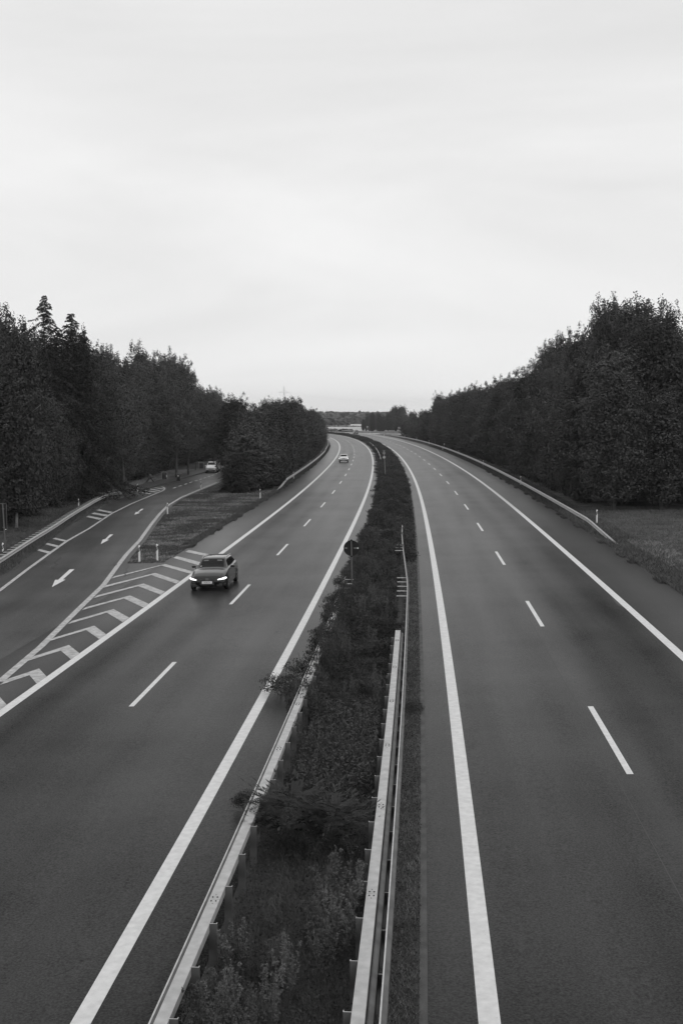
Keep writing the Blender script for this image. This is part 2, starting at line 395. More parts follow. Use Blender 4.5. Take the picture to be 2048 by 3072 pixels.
ribbon('edge_line', M['paint_old'], dens([(-15.6, 30)] + LL, 1.5), 0.22, 0.010, ex)
def poly(name, m, px, dz, par):
    P = [site(*p) for p in px]; V = [(x, y, gz(x, y)+dz) for x, y in P]
    return obj(name, mesh(name, V, [tuple(range(len(V)))], m), par)
def q6(x, y): return x/6.5333, 1480+y/6.5333
def q24(x, y): return x/2.24, 1600+y/2.24
def q1(x, y): return x/2.24, 1300+y/2.24
for pts in ([(715,1118),(765,1090),(1020,1150),(975,1190)], [(880,1000),(935,975),(1190,1035),(1150,1065)], [(1030,892),(1080,870),(1345,930),(1310,958)]):
    poly('hatch_bar', M['paint_old'], [q6(*p) for p in pts], 0.009, ex)
for pts in ([(578,562),(600,554),(688,572),(668,582)], [(615,541),(635,532),(730,549),(708,558)], [(650,518),(668,511),(760,529),(742,537)],
            [(938,398),(950,394),(1022,405),(1008,409)], [(972,386),(984,382),(1060,394),(1048,398)], [(1004,376),(1014,372),(1082,385),(1072,389)], [(1038,367),(1048,364),(1100,372),(1092,376)]):
    poly('hatch_bar', M['paint_old'], [q1(*p) for p in pts], 0.009, ex)
for pts in ([(750,305),(770,290),(1110,207),(1300,258),(1285,275),(1085,218)], [(695,368),(715,350),(1045,267),(1210,322),(1185,340),(1018,282)],
            [(630,437),(655,418),(965,338),(1110,393),(1083,415),(930,357)], [(550,518),(578,498),(875,418),(1000,475),(965,500),(835,440)],
            [(455,613),(485,590),(765,510),(870,568),(825,598),(720,535)], [(330,727),(365,703),(635,622),(718,682),(668,712),(580,652)],
            [(185,860),(228,828),(465,752),(538,810),(478,848),(410,790)], [(0,1022),(50,982),(265,910),(315,965),(248,1012),(200,955)],
            [(-330,1250),(-270,1190),(0,1100),(48,1155),(-30,1215),(-80,1150)]):
    P = [q24(*p) for p in pts]; Vv = [(x, y, gz(x, y)+0.011) for x, y in (site(*p) for p in P)]
    obj('chevron', mesh('chevron', Vv, [(0, 1, 2, 5), (2, 3, 4, 5)], M['paint_old']), ex)
for pts in ([(1245,797),(1270,785),(1425,818),(1410,832)], [(1165,838),(1190,826),(1352,868),(1335,888)]):
    poly('hatch_bar', M['paint_old'], [q24(x, y-800+ (1300-1600)*0 + 800 - 672) for x, y in pts], 0.011, ex)
for qf, pts in ((q24, [(470,243),(503,242),(425,310),(443,312),(350,363),(372,313),(392,314)]), (q24, [(740,8),(763,8),(720,42),(735,44),(678,73),(692,42),(708,40)]), (q1, [(950,508),(968,508),(930,532),(943,535),(903,548),(915,528),(925,530)])):
    P = [site(*qf(*p)) for p in pts]; Vv = [(x, y, gz(x, y)+0.010) for x, y in P]
    obj('direction_arrow', mesh('direction_arrow', Vv, [(0, 1, 2, 6), (3, 4, 2), (4, 5, 6, 2)], M['paint']), ex)
DL = [site(*p) for p in [(524.3,1463.3),(541,1457.8),(557.8,1452.3),(573.4,1446.8),(588.8,1442.2),(602.4,1437.9),(615,1433.6),(627.2,1429.4),(638.5,1425.4),(649.3,1421.4),(659.6,1417.6)]]
for i, p in enumerate(DL):
    q = DL[i+1] if i < len(DL)-1 else (2*p[0]-DL[i-1][0], 2*p[1]-DL[i-1][1])
    t = Vector((q[0]-p[0], q[1]-p[1])).normalized()
    ribbon('lane_dash', M['paint'], [(p[0]-t.x*1.0, p[1]-t.y*1.0), (p[0]+t.x*1.0, p[1]+t.y*1.0)], 0.18, 0.010, ex)
for pts, wd in (([(20,262+0),(180,258),(370,244),(560,240),(700,216),(870,212)], .06), ([(500,620-0),(430,640),(372,665)], .0)):
    if wd: ribbon('tar_seam', M['tar'], wob(dens([site(*q24(*p)) for p in pts], .8), .07), wd, 0.008, ex, True)
for pts, wd in (([(410,158),(380,190),(368,200),(388,210),(355,225),(360,240)], .12), ([(240,232),(270,210),(310,182)], .15), ([(485,72),(515,68),(500,78)], .2), ([(345,132),(400,136),(440,128),(490,116)], .08), ([(545,96),(570,86),(545,100)], .1),
                ([(720,214),(760,212),(785,215),(775,200),(790,196)], .14), ([(840,290),(850,240),(865,215)], .06), ([(948,402),(965,403)], .14)):
    ribbon('tar_seam', M['tar'], wob(dens([site(*q24(*p)) for p in pts], .5), .06), wd*1.5, 0.013, ex, True)
# kerb and footpath of the rest area
kb = [p for p in LE if p[1] > 118]
kb = dens(kb + [(-20.5, 186), (-26, 230)], 3)
V = []
for x, y in kb: V += [(x-.02, y, gz(x, y)-.03), (x-.02, y, gz(x, y)+.12), (x-.17, y, gz(x, y)+.12), (x-.17, y, gz(x, y)-.03)]
tag(obj('kerb', mesh('kerb', V, [(4*i+a, 4*i+a+1, 4*i+a+5, 4*i+a+4) for i in range(len(kb)-1) for a in range(3)], mat('old_kerb', 0.06, .9))), kind='structure')
V = []
for x, y in kb: V += [(x-.17, y, gz(x, y)+.115), (x-2.5*min(1, (y-112)/15), y, gz(x, y)+.115)]
tag(obj('footpath', mesh('footpath', V, [(2*i, 2*i+1, 2*i+3, 2*i+2) for i in range(len(kb)-1)], M['asph_e'], [(v[1], v[0]) for v in V])), kind='structure')

# far exit lane beyond the right carriageway, and the fields
V = []
fl = [(520, 11.3, 29.5), (532, 10.98, 22), (545, 10.98, 16.5), (560, 10.98, 13.5), (590, 10.98, 11.6)]
for s, a, b in fl: V += [PT(s, a, -.004), PT(s, b, -.004)]
V += []
e0 = [PT(500, 16.5, -.004), PT(505, 38, -.004)]
V = e0 + V
tag(obj('far_exit_road', mesh('far_exit_road', V, [(2*i, 2*i+1, 2*i+3, 2*i+2) for i in range(len(fl))], mat('pale_asphalt', 0.30, .7), [(v[1], v[0]) for v in V])), kind='structure')
def sheet(name, m, x0, x1, y0, y1, dz, nx=24, ny=16):
    X = np.linspace(x0, x1, nx); Y = np.linspace(y0, y1, ny); a, b = np.meshgrid(X, Y); z = GZ(a.ravel(), b.ravel()) + dz
    return tag(obj(name, mesh(name, np.c_[a.ravel(), b.ravel(), z], [(j*nx+i, j*nx+i+1, (j+1)*nx+i+1, (j+1)*nx+i) for j in range(ny-1) for i in range(nx-1)], m)), kind='structure')
X_ = np.arange(-260, 420, 5.0); Y_ = np.arange(500, 886, 6.0); ga, gb = np.meshgrid(X_, Y_); s_a, o_a = SO(ga.ravel(), gb.ravel())
okv = (o_a > 13.2) & ((s_a > 610) | (o_a > 45)); nX = len(X_)
Fc = [(j*nX+i, j*nX+i+1, (j+1)*nX+i+1, (j+1)*nX+i) for j in range(len(Y_)-1) for i in range(nX-1) if okv[j*nX+i] and okv[j*nX+i+1] and okv[(j+1)*nX+i] and okv[(j+1)*nX+i+1]]
tag(obj('stubble_field', mesh('stubble_field', np.c_[ga.ravel(), gb.ravel(), GZ(ga.ravel(), gb.ravel())+.06], Fc, M['field'])), kind='structure')
sheet('ripe_field', M['field2'], -120, 420, 898, 985, .06, 80, 16); sheet('upper_field', M['field2'], 4, 420, 1000, 1190, .06, 80, 30)

# ------------------------------------------------------------ guardrails
WP = [(0, 0), (.012, .03), (.075, .06), (.075, .10), (.012, .135), (.012, .175), (.075, .21), (.075, .25), (.012, .28), (0, .31)]  # (toward road, up)
def loft(name, m, frames, prof, side, parent, origin, thick=0.0):
    V, Fc = [], []
    n = len(prof)
    for (p, t) in frames:
        nn = Vector((t.y, -t.x, 0)) * side
        for a, b in prof: V.append(Vector(p) + nn*a + Vector((0, 0, b)) - origin)
    closed = prof[0] == prof[-1]
    for i in range(len(frames)-1):
        for k in range(n-1): Fc.append((i*n+k, i*n+k+1, (i+1)*n+k+1, (i+1)*n+k))
    o = obj(name, mesh(name, V, Fc, m), parent); return o
def frames_so(s0, s1, o, step=2.0, z=0.0, zf=None):
    n = max(1, int(round((s1-s0)/step))); r = []
    for i in range(n+1):
        s = s0 + (s1-s0)*i/n; oo = o(s) if callable(o) else o; p = PT(s, oo, (zf(s) if zf else z)); h = head(s)
        r.append((Vector(p), Vector((math.sin(h), math.cos(h), 0))))
    return r
C_PROF = [(-.06, -.024), (-.06, .026), (-.050, .026), (-.050, -.010), (.050, -.010), (.050, .026), (.06, .026), (.06, -.024)]
def cpost_mesh(hgt, m, wd=.12):
    k = wd/.12; V = [(a*k, b, 0) for a, b in C_PROF] + [(a*k, b, hgt) for a, b in C_PROF]; n = 8
    me = mesh('post', V, [(i, (i+1) % n, n+(i+1) % n, n+i) for i in range(n)] + [tuple(range(n, 2*n))], m)
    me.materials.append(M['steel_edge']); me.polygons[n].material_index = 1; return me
POSTM = cpost_mesh(0.80, M['zinc_dark']); POSTS = cpost_mesh(0.62, M['zinc_dark'], .10)
BM = MB()
for a in (-1, 1):
    for b in (-1, 1): BM.cyl((a*.035, b*.07, 0), (a*.035, b*.07, .012), .013, n=6)
BM.cyl((0, .16, 0), (0, .16, .008), .006, n=5); BM.cyl((0, -.16, 0), (0, -.16, .008), .006, n=5)
BOLTS = mesh('bolt_group', BM.V, BM.F, M['bolt'])
def box_rail(s0, s1, o, road_side, label, first=0.0):
    """box beam: top plates 4 m long on C posts every 1.33 m, face beam on the road side"""
    p0 = Vector(PT(s0, o)); t = thing('guardrail', label, 'guardrail', p0)
    s = s0
    while s < s1 - .1:
        e = min(s+4.0, s1)
        fr = frames_so(s+.004, e-.004, o, 2.0, .80)
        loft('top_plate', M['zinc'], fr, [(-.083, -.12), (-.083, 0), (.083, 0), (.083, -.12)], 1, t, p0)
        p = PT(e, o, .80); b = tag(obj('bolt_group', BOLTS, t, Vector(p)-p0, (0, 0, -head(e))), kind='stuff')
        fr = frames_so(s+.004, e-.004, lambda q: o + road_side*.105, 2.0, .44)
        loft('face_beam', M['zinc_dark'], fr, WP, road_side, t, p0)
        s = e
    s = s0 + .5
    while s < s1:
        q = PT(s, o - road_side*.13); obj('post', POSTM, t, Vector(q)-p0, (0, 0, -head(s))); s += 4/3
    return t
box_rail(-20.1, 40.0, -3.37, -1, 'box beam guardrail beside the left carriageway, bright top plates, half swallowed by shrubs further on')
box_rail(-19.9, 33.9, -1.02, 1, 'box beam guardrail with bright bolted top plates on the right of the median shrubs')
def w_rail(fr_fn, s0, s1, side, label, seg=4.0, post=1.3333, spacer=None, m='zinc', postoff=.14, postm=POSTS, endcap=None, top=.70, spacer_on=None):
    """fr_fn(s)->(Vector point on ground, tangent); beam top at height top"""
    p0 = fr_fn(s0)[0].copy(); t = thing('guardrail', label, 'guardrail', p0); s = s0
    while s < s1-.1:
        e = min(s+seg, s1); fr = []
        n = max(1, int((e-s)/2))
        for i in range(n+1):
            q = s + .003 + (e-s-.006)*i/n; p, tg = fr_fn(q); dz = top-.31
            if endcap: dz = dz - max(0, endcap(q))
            fr.append((p + Vector((0, 0, dz)), tg))
        loft('beam', M[m], fr, WP, side, t, p0); s = e
    # folded upper edge strip catching the light
    s = s0 + .4
    while s < s1:
        p, tg = fr_fn(s); nn = Vector((tg.y, -tg.x, 0))*side; a = -math.atan2(tg.x, tg.y)
        drop = max(0, endcap(s)) if endcap else 0
        if drop < .35: obj('post', postm, t, p - nn*postoff - p0 - Vector((0, 0, drop)), (0, 0, a))
        if spacer and drop < .1 and (spacer_on is None or spacer_on(s)):
            mb = MB(); q = p - nn*(spacer+.02) ; mb.cyl(p + Vector((0, 0, top-.06)) - p0, q + Vector((0, 0, top-.06)) - p0, .022, n=5)
            mb.build('spacer', M['steel_edge'], t)
        s += post
    return t
def fso(o):
    def f(s):
        oo = o(s) if callable(o) else o; h = head(s); return Vector(PT(s, oo)), Vector((math.sin(h), math.cos(h), 0))
    return f
# thin outer beam of the median, right side
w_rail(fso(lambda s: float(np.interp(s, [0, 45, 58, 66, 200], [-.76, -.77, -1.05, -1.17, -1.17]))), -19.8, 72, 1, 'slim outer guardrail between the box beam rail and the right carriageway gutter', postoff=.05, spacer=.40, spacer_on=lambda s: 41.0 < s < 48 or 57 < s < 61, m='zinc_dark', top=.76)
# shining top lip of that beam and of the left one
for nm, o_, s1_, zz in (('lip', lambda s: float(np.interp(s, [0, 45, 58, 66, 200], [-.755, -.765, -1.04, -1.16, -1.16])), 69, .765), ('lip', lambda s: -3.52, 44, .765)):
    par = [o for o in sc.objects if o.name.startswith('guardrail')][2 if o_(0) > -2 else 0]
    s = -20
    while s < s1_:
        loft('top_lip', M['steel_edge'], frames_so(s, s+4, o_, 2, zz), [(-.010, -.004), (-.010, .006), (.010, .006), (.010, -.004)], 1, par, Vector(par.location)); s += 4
# spacer rungs reaching from the left median beam further on
par = [o for o in sc.objects if o.name.startswith('guardrail')][0]
w_rail(fso(-3.55), 40.1, 48, -1, 'short visible rest of the left median guardrail below the round sign', postoff=.05, spacer=.35, spacer_on=lambda s: s > 43, m='zinc_dark', top=.76)
w_rail(fso(-3.45), 195, 330, -1, 'thin far guardrail along the left side of the hedge-like median', postoff=.05, m='zinc', top=.80)
# right verge
w_rail(fso(lambda s: float(np.interp(s, [65, 75, 130, 300, 470], [11.62, 11.3, 11.3, 11.8, 11.8]))), 65, 462, -1, 'long curving guardrail along the right verge, its near end sloping into the grass', seg=8, post=4.0, top=.72, endcap=lambda s: .70*(1-min(1, (s-65)/9.5)), m='zinc')
w_rail(fso(lambda s: -14.98), 124, 262, 1, 'guardrail below the shrubs left of the main road, near end sloping down', seg=8, post=2.0, top=.72, endcap=lambda s: .70*(1-min(1, (s-124)/14)))
w_rail(fso(lambda s: -15.2), 268, 360, 1, 'far stretch of guardrail vanishing behind the trees left of the bend', seg=8, post=4.0, top=.72)
# far rail behind the far exit lane
farp = [PT(526, 27.5), PT(529, 23.8), PT(534.6, 19.56), PT(541, 15.5), PT(550, 13.2), PT(572, 12.6), PT(600, 12.4), PT(640, 12.3)]
def polyfn(P):
    P = [Vector(p) for p in P]; L_ = [0]
    for a, b in zip(P[:-1], P[1:]): L_.append(L_[-1] + (b-a).length)
    def f(s):
        s = min(max(s, 0), L_[-1]-1e-4); k = max(i for i in range(len(L_)-1) if L_[i] <= s); t = (P[k+1]-P[k]); tt = t.normalized()
        h0 = (P[k]-P[k-1]).normalized() if k else tt; fr = (s-L_[k])/(L_[k+1]-L_[k])
        return P[k] + t*fr, Vector((tt.x, tt.y, 0)).normalized()
    return f, L_[-1]
f_, LN = polyfn(farp); w_rail(f_, 0, LN, -1, 'distant straight guardrail in front of the far clump of trees', seg=12, post=4, top=.80)
# exit road rail: double beam with spacers, near left edge of the picture
rp = [site(a, b, .55) for a, b in [(0,1684),(89,1626),(156,1585.7),(223,1541),(290,1501),(339,1479.5),(370.5,1476),(408.5,1477.7)]]
rp = [(-17.2, 45)] + rp
# smooth it
rs = dens(rp, 1.0); rs = [(sum(p[0] for p in rs[max(0, i-3):i+4])/len(rs[max(0, i-3):i+4]), sum(p[1] for p in rs[max(0, i-3):i+4])/len(rs[max(0, i-3):i+4])) for i in range(len(rs))]
f_, LN = polyfn([(x, y, gz(x, y)) for x, y in rs])
w_rail(f_, 0, LN-.2, 1, 'double beam guardrail with spacers along the left edge of the exit road', seg=4, post=1.3333, spacer=.42, top=.72)
g = thing('guardrail', 'rear beam of the double guardrail by the exit road, facing the wood', 'guardrail', f_(0)[0])
for k in range(int(LN/4)):
    fr = []
    for i in range(3):
        p, tg = f_(k*4+.003+i*1.997); nn = Vector((tg.y, -tg.x, 0)); fr.append((p - nn*.46 + Vector((0, 0, .41)), tg))
    loft('beam', M['zinc_dark'], fr, WP, -1, g, Vector(g.location))

# ------------------------------------------------------------ delineator posts
def post_mesh():
    V = []; prof = [(-.06, .0), (0, .055), (.06, 0), (0, -.045)]
    for z, k in ((0, 1.0), (.95, .9)): V += [(a*k, b*k, z) for a, b in prof]
    V = V[:4] + [(a*.9, b*.9, .95+.035*(1 if b > 0 else -1)) for a, b in prof]
    return mesh('body', V, [(0, 1, 5, 4), (1, 2, 6, 5), (2, 3, 7, 6), (3, 0, 4, 7), (4, 5, 6, 7)], M['white'])
def band_mesh():
    prof = [(-.0625, .0), (0, .058), (.0625, 0), (0, -.048)]
    V = [(a*.97, b*.97, .62 + a*.9) for a, b in prof] + [(a*.95, b*.95, .84 + a*.9) for a, b in prof]
    return mesh('black_band', V, [(0, 1, 5, 4), (1, 2, 6, 5), (2, 3, 7, 6), (3, 0, 4, 7), (4, 5, 6, 7)], M['black'])
def refl_mesh():
    return mesh('reflector', [(-.02, -.052, .66), (.02, -.052, .66), (.02, -.052, .80), (-.02, -.052, .80)], [(0, 1, 2, 3)], M['steel_edge'])
DPM = (post_mesh(), band_mesh(), refl_mesh())
DP = [(418.8,1686,'white delineator post with black band at the tip of the grass island, left of two'),
      (472.3,1682,'white delineator post with black band at the tip of the grass island, right of two'),
      (503,1542,'white delineator post on the left border of the grass island beside the exit road'),
      (603.5,1470,'white delineator post at the far left border of the grass island'),
      (780.5,1496,'white delineator post on the grass in front of the island shrubs'),
      (413,1477,'white delineator post at the far end of the exit road guardrail'),
      (237,1527,'white delineator post behind the middle of the exit road guardrail'),
      (10.5,1676,'white delineator post behind the exit road guardrail at the left picture edge'),
      (880.6,1437,'white delineator post behind the near end of the left guardrail'),
      (931,1397,'second white delineator post behind the left guardrail'),
      (964,1368,'third white delineator post behind the left guardrail'),
      (978.5,1349,'fourth white delineator post behind the left guardrail in the bend'),
      (983.5,1336,'farthest white delineator post behind the left guardrail in the bend'),
      (1788.5,1570,'white delineator post behind the sloping near end of the right guardrail'),
      (1560.5,1455,'second white delineator post behind the right guardrail'),
      (1448.4,1400,'third white delineator post behind the right guardrail'),
      (1374.5,1366,'fourth white delineator post behind the right guardrail'),
      (1327,1350,'fifth white delineator post behind the right guardrail'),
      (1286,1333,'sixth white delineator post behind the right guardrail'),
      (1249,1322,'seventh white delineator post behind the right guardrail'),
      (1213,1314,'eighth white delineator post behind the right guardrail'),
      (1151.4,1307,'tiny distant delineator post in front of the far exit lane, right one'),
      (1123,1304,'tiny distant delineator post in front of the far exit lane, middle one'),
      (1109.5,1303,'tiny distant delineator post in front of the far exit lane, left one')]
for px, py, lab in DP:
    x, y = site(px, py)
    t = thing('delineator_post', lab, 'marker post', (x, y, gz(x, y)), -math.atan2(x, y), 'delineator posts along the roads')
    sc_ = 1.0 if y < 300 else 1.4
    t.scale = (sc_, sc_, 1.0 if y < 300 else 1.2)
    for nm, me in zip(('body', 'black_band', 'reflector'), DPM): obj(nm, me, t)

# ------------------------------------------------------------ signs and masts
def text_mesh(txt, size, m, name='lettering'):
    cu = bpy.data.curves.new('t', 'FONT'); cu.body = txt; cu.size = size; cu.align_x = 'CENTER'; cu.align_y = 'CENTER'; cu.extrude = 0.002
    o = bpy.data.objects.new('t', cu); link(o); bpy.context.view_layer.update()
    me = bpy.data.meshes.new_from_object(o.evaluated_get(bpy.context.evaluated_depsgraph_get())); bpy.data.objects.remove(o)
    me.name = name; me.materials.clear(); me.materials.append(m); return me
def disc(cx, cz, r, y0, y1, n=40):
    b = MB(); b.cyl((cx, y0, cz), (cx, y1, cz), r, n=n); return b
# round sign seen from behind, on the median
x, y = PT(47.0, -3.23)[:2]
t = thing('round_sign', 'big round road sign seen from behind, standing in the median shrubs', 'road sign', (x, y, gz(x, y)), -math.atan2(x, y))
zc = 2.12
b = MB(); b.cyl((0, 0, 0), (-.03, 0, zc-.32), .03); b.cyl((-.03, 0, zc-.32), (-.045, 0, zc+.36), .03); b.build('pole', M['grey'], t)
disc(-.035, zc, .352, .05, .062).build('plate', M['sign_back'], t)
b = MB(); b.box(-.075, .01, -.04, .04, zc-.39, zc-.33).box(-.08, .0, -.04, .05, zc+.33, zc+.39); b.build('clamp', M['sign_back'], t)
for cx_, wd, txt, mm in ((-.27, .115, 'BD', M['grey']), (.16, .23, 'ECL5', M['grey'])):
    b = MB(); z0, z1 = zc-.035, zc+.035; x0, x1 = cx_-wd/2, cx_+wd/2
    b.box(x0, x1, .044, .049, z1-.008, z1).box(x0, x1, .044, .049, z0, z0+.008).box(x0, x0+.008, .044, .049, z0+.008, z1-.008).box(x1-.008, x1, .044, .049, z0+.008, z1-.008)
    b.build('sticker_frame', mm, t)
    o = obj('lettering', text_mesh(txt, .07, M['steel_edge']), t, (cx_, .043, zc), (math.pi/2, 0, 0))
b = MB(); b.box(.225, .275, .041, .046, zc-.03, zc+.034); b.build('bright_sticker', M['white'], t)
# rectangular sign seen from behind at the left edge
x, y = site(18, 1657)
t = thing('rectangular_sign', 'tall dark back of a rectangular road sign cut by the left picture edge', 'road sign', (x, y, gz(x, y)), -math.atan2(x, y))
pxm = F_PX/math.hypot(x, y)
b = MB(); b.cyl((0, 0, 0), (-.12, 0, 141/pxm), .045, n=12); b.build('pole', M['grey'], t)
hb, ht = 62/pxm, 141/pxm
b = MB(); b.box(-1.25, .10, .05, .065, hb, ht); o = b.build('plate', M['sign_back'], t); bevel(o, .006)
b = MB(); b.box(-1.25, .12, .04, .07, ht, ht+.025).box(-1.25, .12, .04, .07, hb-.025, hb).box(.10, .125, .04, .07, hb, ht); b.build('rim', M['grey'], t)
b = MB(); b.cyl((.04, .045, hb+.10), (.04, .03, hb+.10), .035); b.build('fitting', M['white'], t)
b = MB(); b.box(-.14, .0, -.05, .05, hb+.2, hb+.26).box(-.17, -.03, -.05, .05, ht-.35, ht-.29); b.build('clamp', M['grey'], t)
# slim masts with disc and rack
for px, py, top, box_, lab in ((853.6, 1441, 3.05, True, 'slim roadside mast with pale disc and small rack, left of the left guardrail'), (1156, 1434, 3.5, False, 'slim mast with pale disc and small rack rising from the median hedge')):
    x, y = site(px, py); t = thing('measuring_mast', lab, 'mast', (x, y, gz(x, y)), -math.atan2(x, y))
    b = MB(); b.cyl((0, 0, 0), (-.22, 0, top), .028, n=8); b.build('pole', M['zinc'], t)
    disc(-.19, top-.85, .17, -.06, -.045, 24).build('disc', M['steel_edge'], t)
    b = MB()
    for z in (top-.42, top-.24, top-.06): b.box(-.38, -.05, -.05, -.02, z, z+.05)
    b.box(-.38, -.33, -.05, -.02, top-.37, top-.24).box(-.10, -.05, -.05, -.02, top-.37, top-.24).box(-.23, -.19, -.05, -.02, top-.19, top-.06)
    b.build('rack', M['zinc'], t)
    if box_:
        b = MB(); b.box(-.2, .17, -.3, .05, 0, .30); bevel(b.build('cabinet', M['grey'], t), .02)
        b = MB(); b.box(-.22, .19, -.33, .08, .30, .33); b.build('cabinet_lid', M['zinc'], t)
# far round sign and far panel sign
x, y = site(1101.2, 1303); x, y = x*1.06, y*1.06
t = thing('round_sign', 'tiny pale round sign on a thin pole before the far trees', 'road sign', (x, y, gz(x, y)), -math.atan2(x, y))
b = MB(); b.cyl((0, 0, 0), (0, 0, 2.6), .05, n=6); b.build('pole', M['zinc'], t); disc(0, 2.9, .36, -.07, -.05, 20).build('plate', M['steel_edge'], t)
x, y = site(1199, 1312)
t = thing('panel_sign', 'two small stacked panels on posts where the right trees meet the far rail', 'road sign', (x, y, gz(x, y)), -math.atan2(x, y))
b = MB(); b.cyl((-.5, 0, 0), (-.5, 0, 3.9), .05, n=6); b.cyl((.5, 0, 0), (.5, 0, 3.9), .05, n=6); b.build('pole', M['zinc'], t)
b = MB(); b.box(-.8, .8, -.09, -.06, 3.3, 3.9); b.build('plate', M['zinc'], t); b = MB(); b.box(-.8, .1, -.09, -.06, 2.2, 2.8); b.build('plate', M['zinc'], t)
for px, py, lab in ((1303.8, 1336, 'small sign on a post above the far part of the right guardrail'), (1331.5, 1350, 'small round reflector on a post beside the right guardrail')):
    x, y = site(px, py); t = thing('small_sign', lab, 'road sign', (x, y, gz(x, y)), -math.atan2(x, y))
    b = MB(); b.cyl((0, 0, 0), (0, 0, 1.25), .025, n=6); b.build('pole', M['zinc'], t); disc(0, 1.35, .14, -.04, -.02, 16).build('plate', M['steel_edge'], t)

# ------------------------------------------------------------ rest area bins
def bin_(px, py, kind, lab):
    x, y = site(px, py); t = thing('litter_bin', lab, 'litter bin', (x, y, gz(x, y)+.11), -math.atan2(x, y))
    if kind == 0:      # wheeled bin with lid ajar and sticker
        b = MB(); V = [(-.2,-.22,.06),(.2,-.22,.06),(.2,.22,.06),(-.2,.22,.06),(-.24,-.27,.80),(.24,-.27,.80),(.24,.27,.80),(-.24,.27,.80)]
        b.add(V, [(0,3,2,1),(4,5,6,7),(0,1,5,4),(1,2,6,5),(2,3,7,6),(3,0,4,7)]); bevel(b.build('body', M['black'], t), .02)
        b = MB(); b.add([(-.25,-.29,.81),(.25,-.29,.81),(.25,.28,.88),(-.25,.28,.88),(-.25,-.29,.86),(.25,-.29,.86),(.25,.28,.94),(-.25,.28,.94)], [(0,3,2,1),(4,5,6,7),(0,1,5,4),(1,2,6,5),(2,3,7,6),(3,0,4,7)]); b.build('lid', M['black'], t)
        b = MB(); b.cyl((.26,.1,.78),(.3,.1,.92),.02); b.build('handle', M['black'], t)
        b = MB(); b.box(-.12,.09,-.283,-.275,.66,.76); b.build('sticker', M['white'], t)
        for s_ in (-1, 1): b = MB(); b.cyl((s_*.2-.03,.18,.08),(s_*.2+.03,.18,.08),.08,n=12); b.build('wheel', M['rubber'], t)
    else:              # big container in a tubular frame
        b = MB(); b.box(-.3,.3,-.25,.25,.08,.92); bevel(b.build('body', M['black'], t), .03)
        b = MB(); b.cyl((-.38,-.1,0),(-.38,-.1,1.0),.03); b.cyl((.38,-.1,0),(.38,-.1,.98),.03)
        for k in range(8):
            a0, a1 = math.pi*k/8, math.pi*(k+1)/8
            b.cyl((-.38*math.cos(a0),-.1,.98+.07*math.sin(a0)),(-.38*math.cos(a1),-.1,.98+.07*math.sin(a1)),.025,n=6)
        b.build('frame', M['zinc'], t)
        b = MB(); b.box(.26,.34,-.27,-.255,.35,.62) if kind == 1 else b.box(-.42,-.34,-.16,-.05,.95,1.1); b.build('sticker', M['white'], t)
bin_(535.5, 1446, 0, 'dark wheeled litter bin standing at the kerb of the rest area')
bin_(493.5, 1441, 1, 'dark litter container inside a pale tubular frame at the rest area')
bin_(604.5, 1408, 2, 'dark litter container beside a pale post, behind the white car')
x, y = site(451, 1449)
t = thing('picnic_table', 'dark weathered picnic table with a rucksack at the forest side of the rest area', 'picnic table', (x, y, gz(x, y)), 0.3)
b = MB(); b.box(-.4,.4,-.5,.5,.68,.74); b.build('tabletop', M['black'], t)
for s_ in (-1, 1):
    b = MB(); b.box(s_*.55-.12, s_*.55+.12, -.5, .5, .40, .45); b.build('seat', M['black'], t)
    b = MB(); b.add([(-.6,s_*.4-.03,0),(-.5,s_*.4-.03,0),(.0,s_*.4-.03,.68),(-.1,s_*.4-.03,.68),(-.6,s_*.4+.03,0),(-.5,s_*.4+.03,0),(.0,s_*.4+.03,.68),(-.1,s_*.4+.03,.68)], [(0,1,2,3),(7,6,5,4),(0,4,5,1),(1,5,6,2),(2,6,7,3),(3,7,4,0)]); b.build('leg', M['black'], t)
    b = MB(); b.add([(.6,s_*.4+.035,0),(.5,s_*.4+.035,0),(.0,s_*.4+.035,.68),(.1,s_*.4+.035,.68),(.6,s_*.4+.09,0),(.5,s_*.4+.09,0),(.0,s_*.4+.09,.68),(.1,s_*.4+.09,.68)], [(0,1,2,3),(7,6,5,4),(0,4,5,1),(1,5,6,2),(2,6,7,3),(3,7,4,0)]); b.build('leg', M['black'], t)
b = MB(); b.box(-.2,.12,-.2,.15,0,.36); o = b.build('rucksack', M['grey'], None, (x+.05, y, gz(x, y)+.745)); bevel(o, .08, 3); tag(o, 'small grey rucksack standing on the dark picnic table', 'bag')
for px, py, lab in ((363, 1462, 'left one of two short wooden posts before the dark wood'), (384, 1460, 'right one of two short wooden posts before the dark wood')):
    x, y = site(px, py); b = MB(); b.box(-.09,.09,-.09,.09,0,.55); o = b.build('wooden_post', M['bark'], None, (x, y, gz(x, y))); bevel(o, .02); tag(o, lab, 'post')

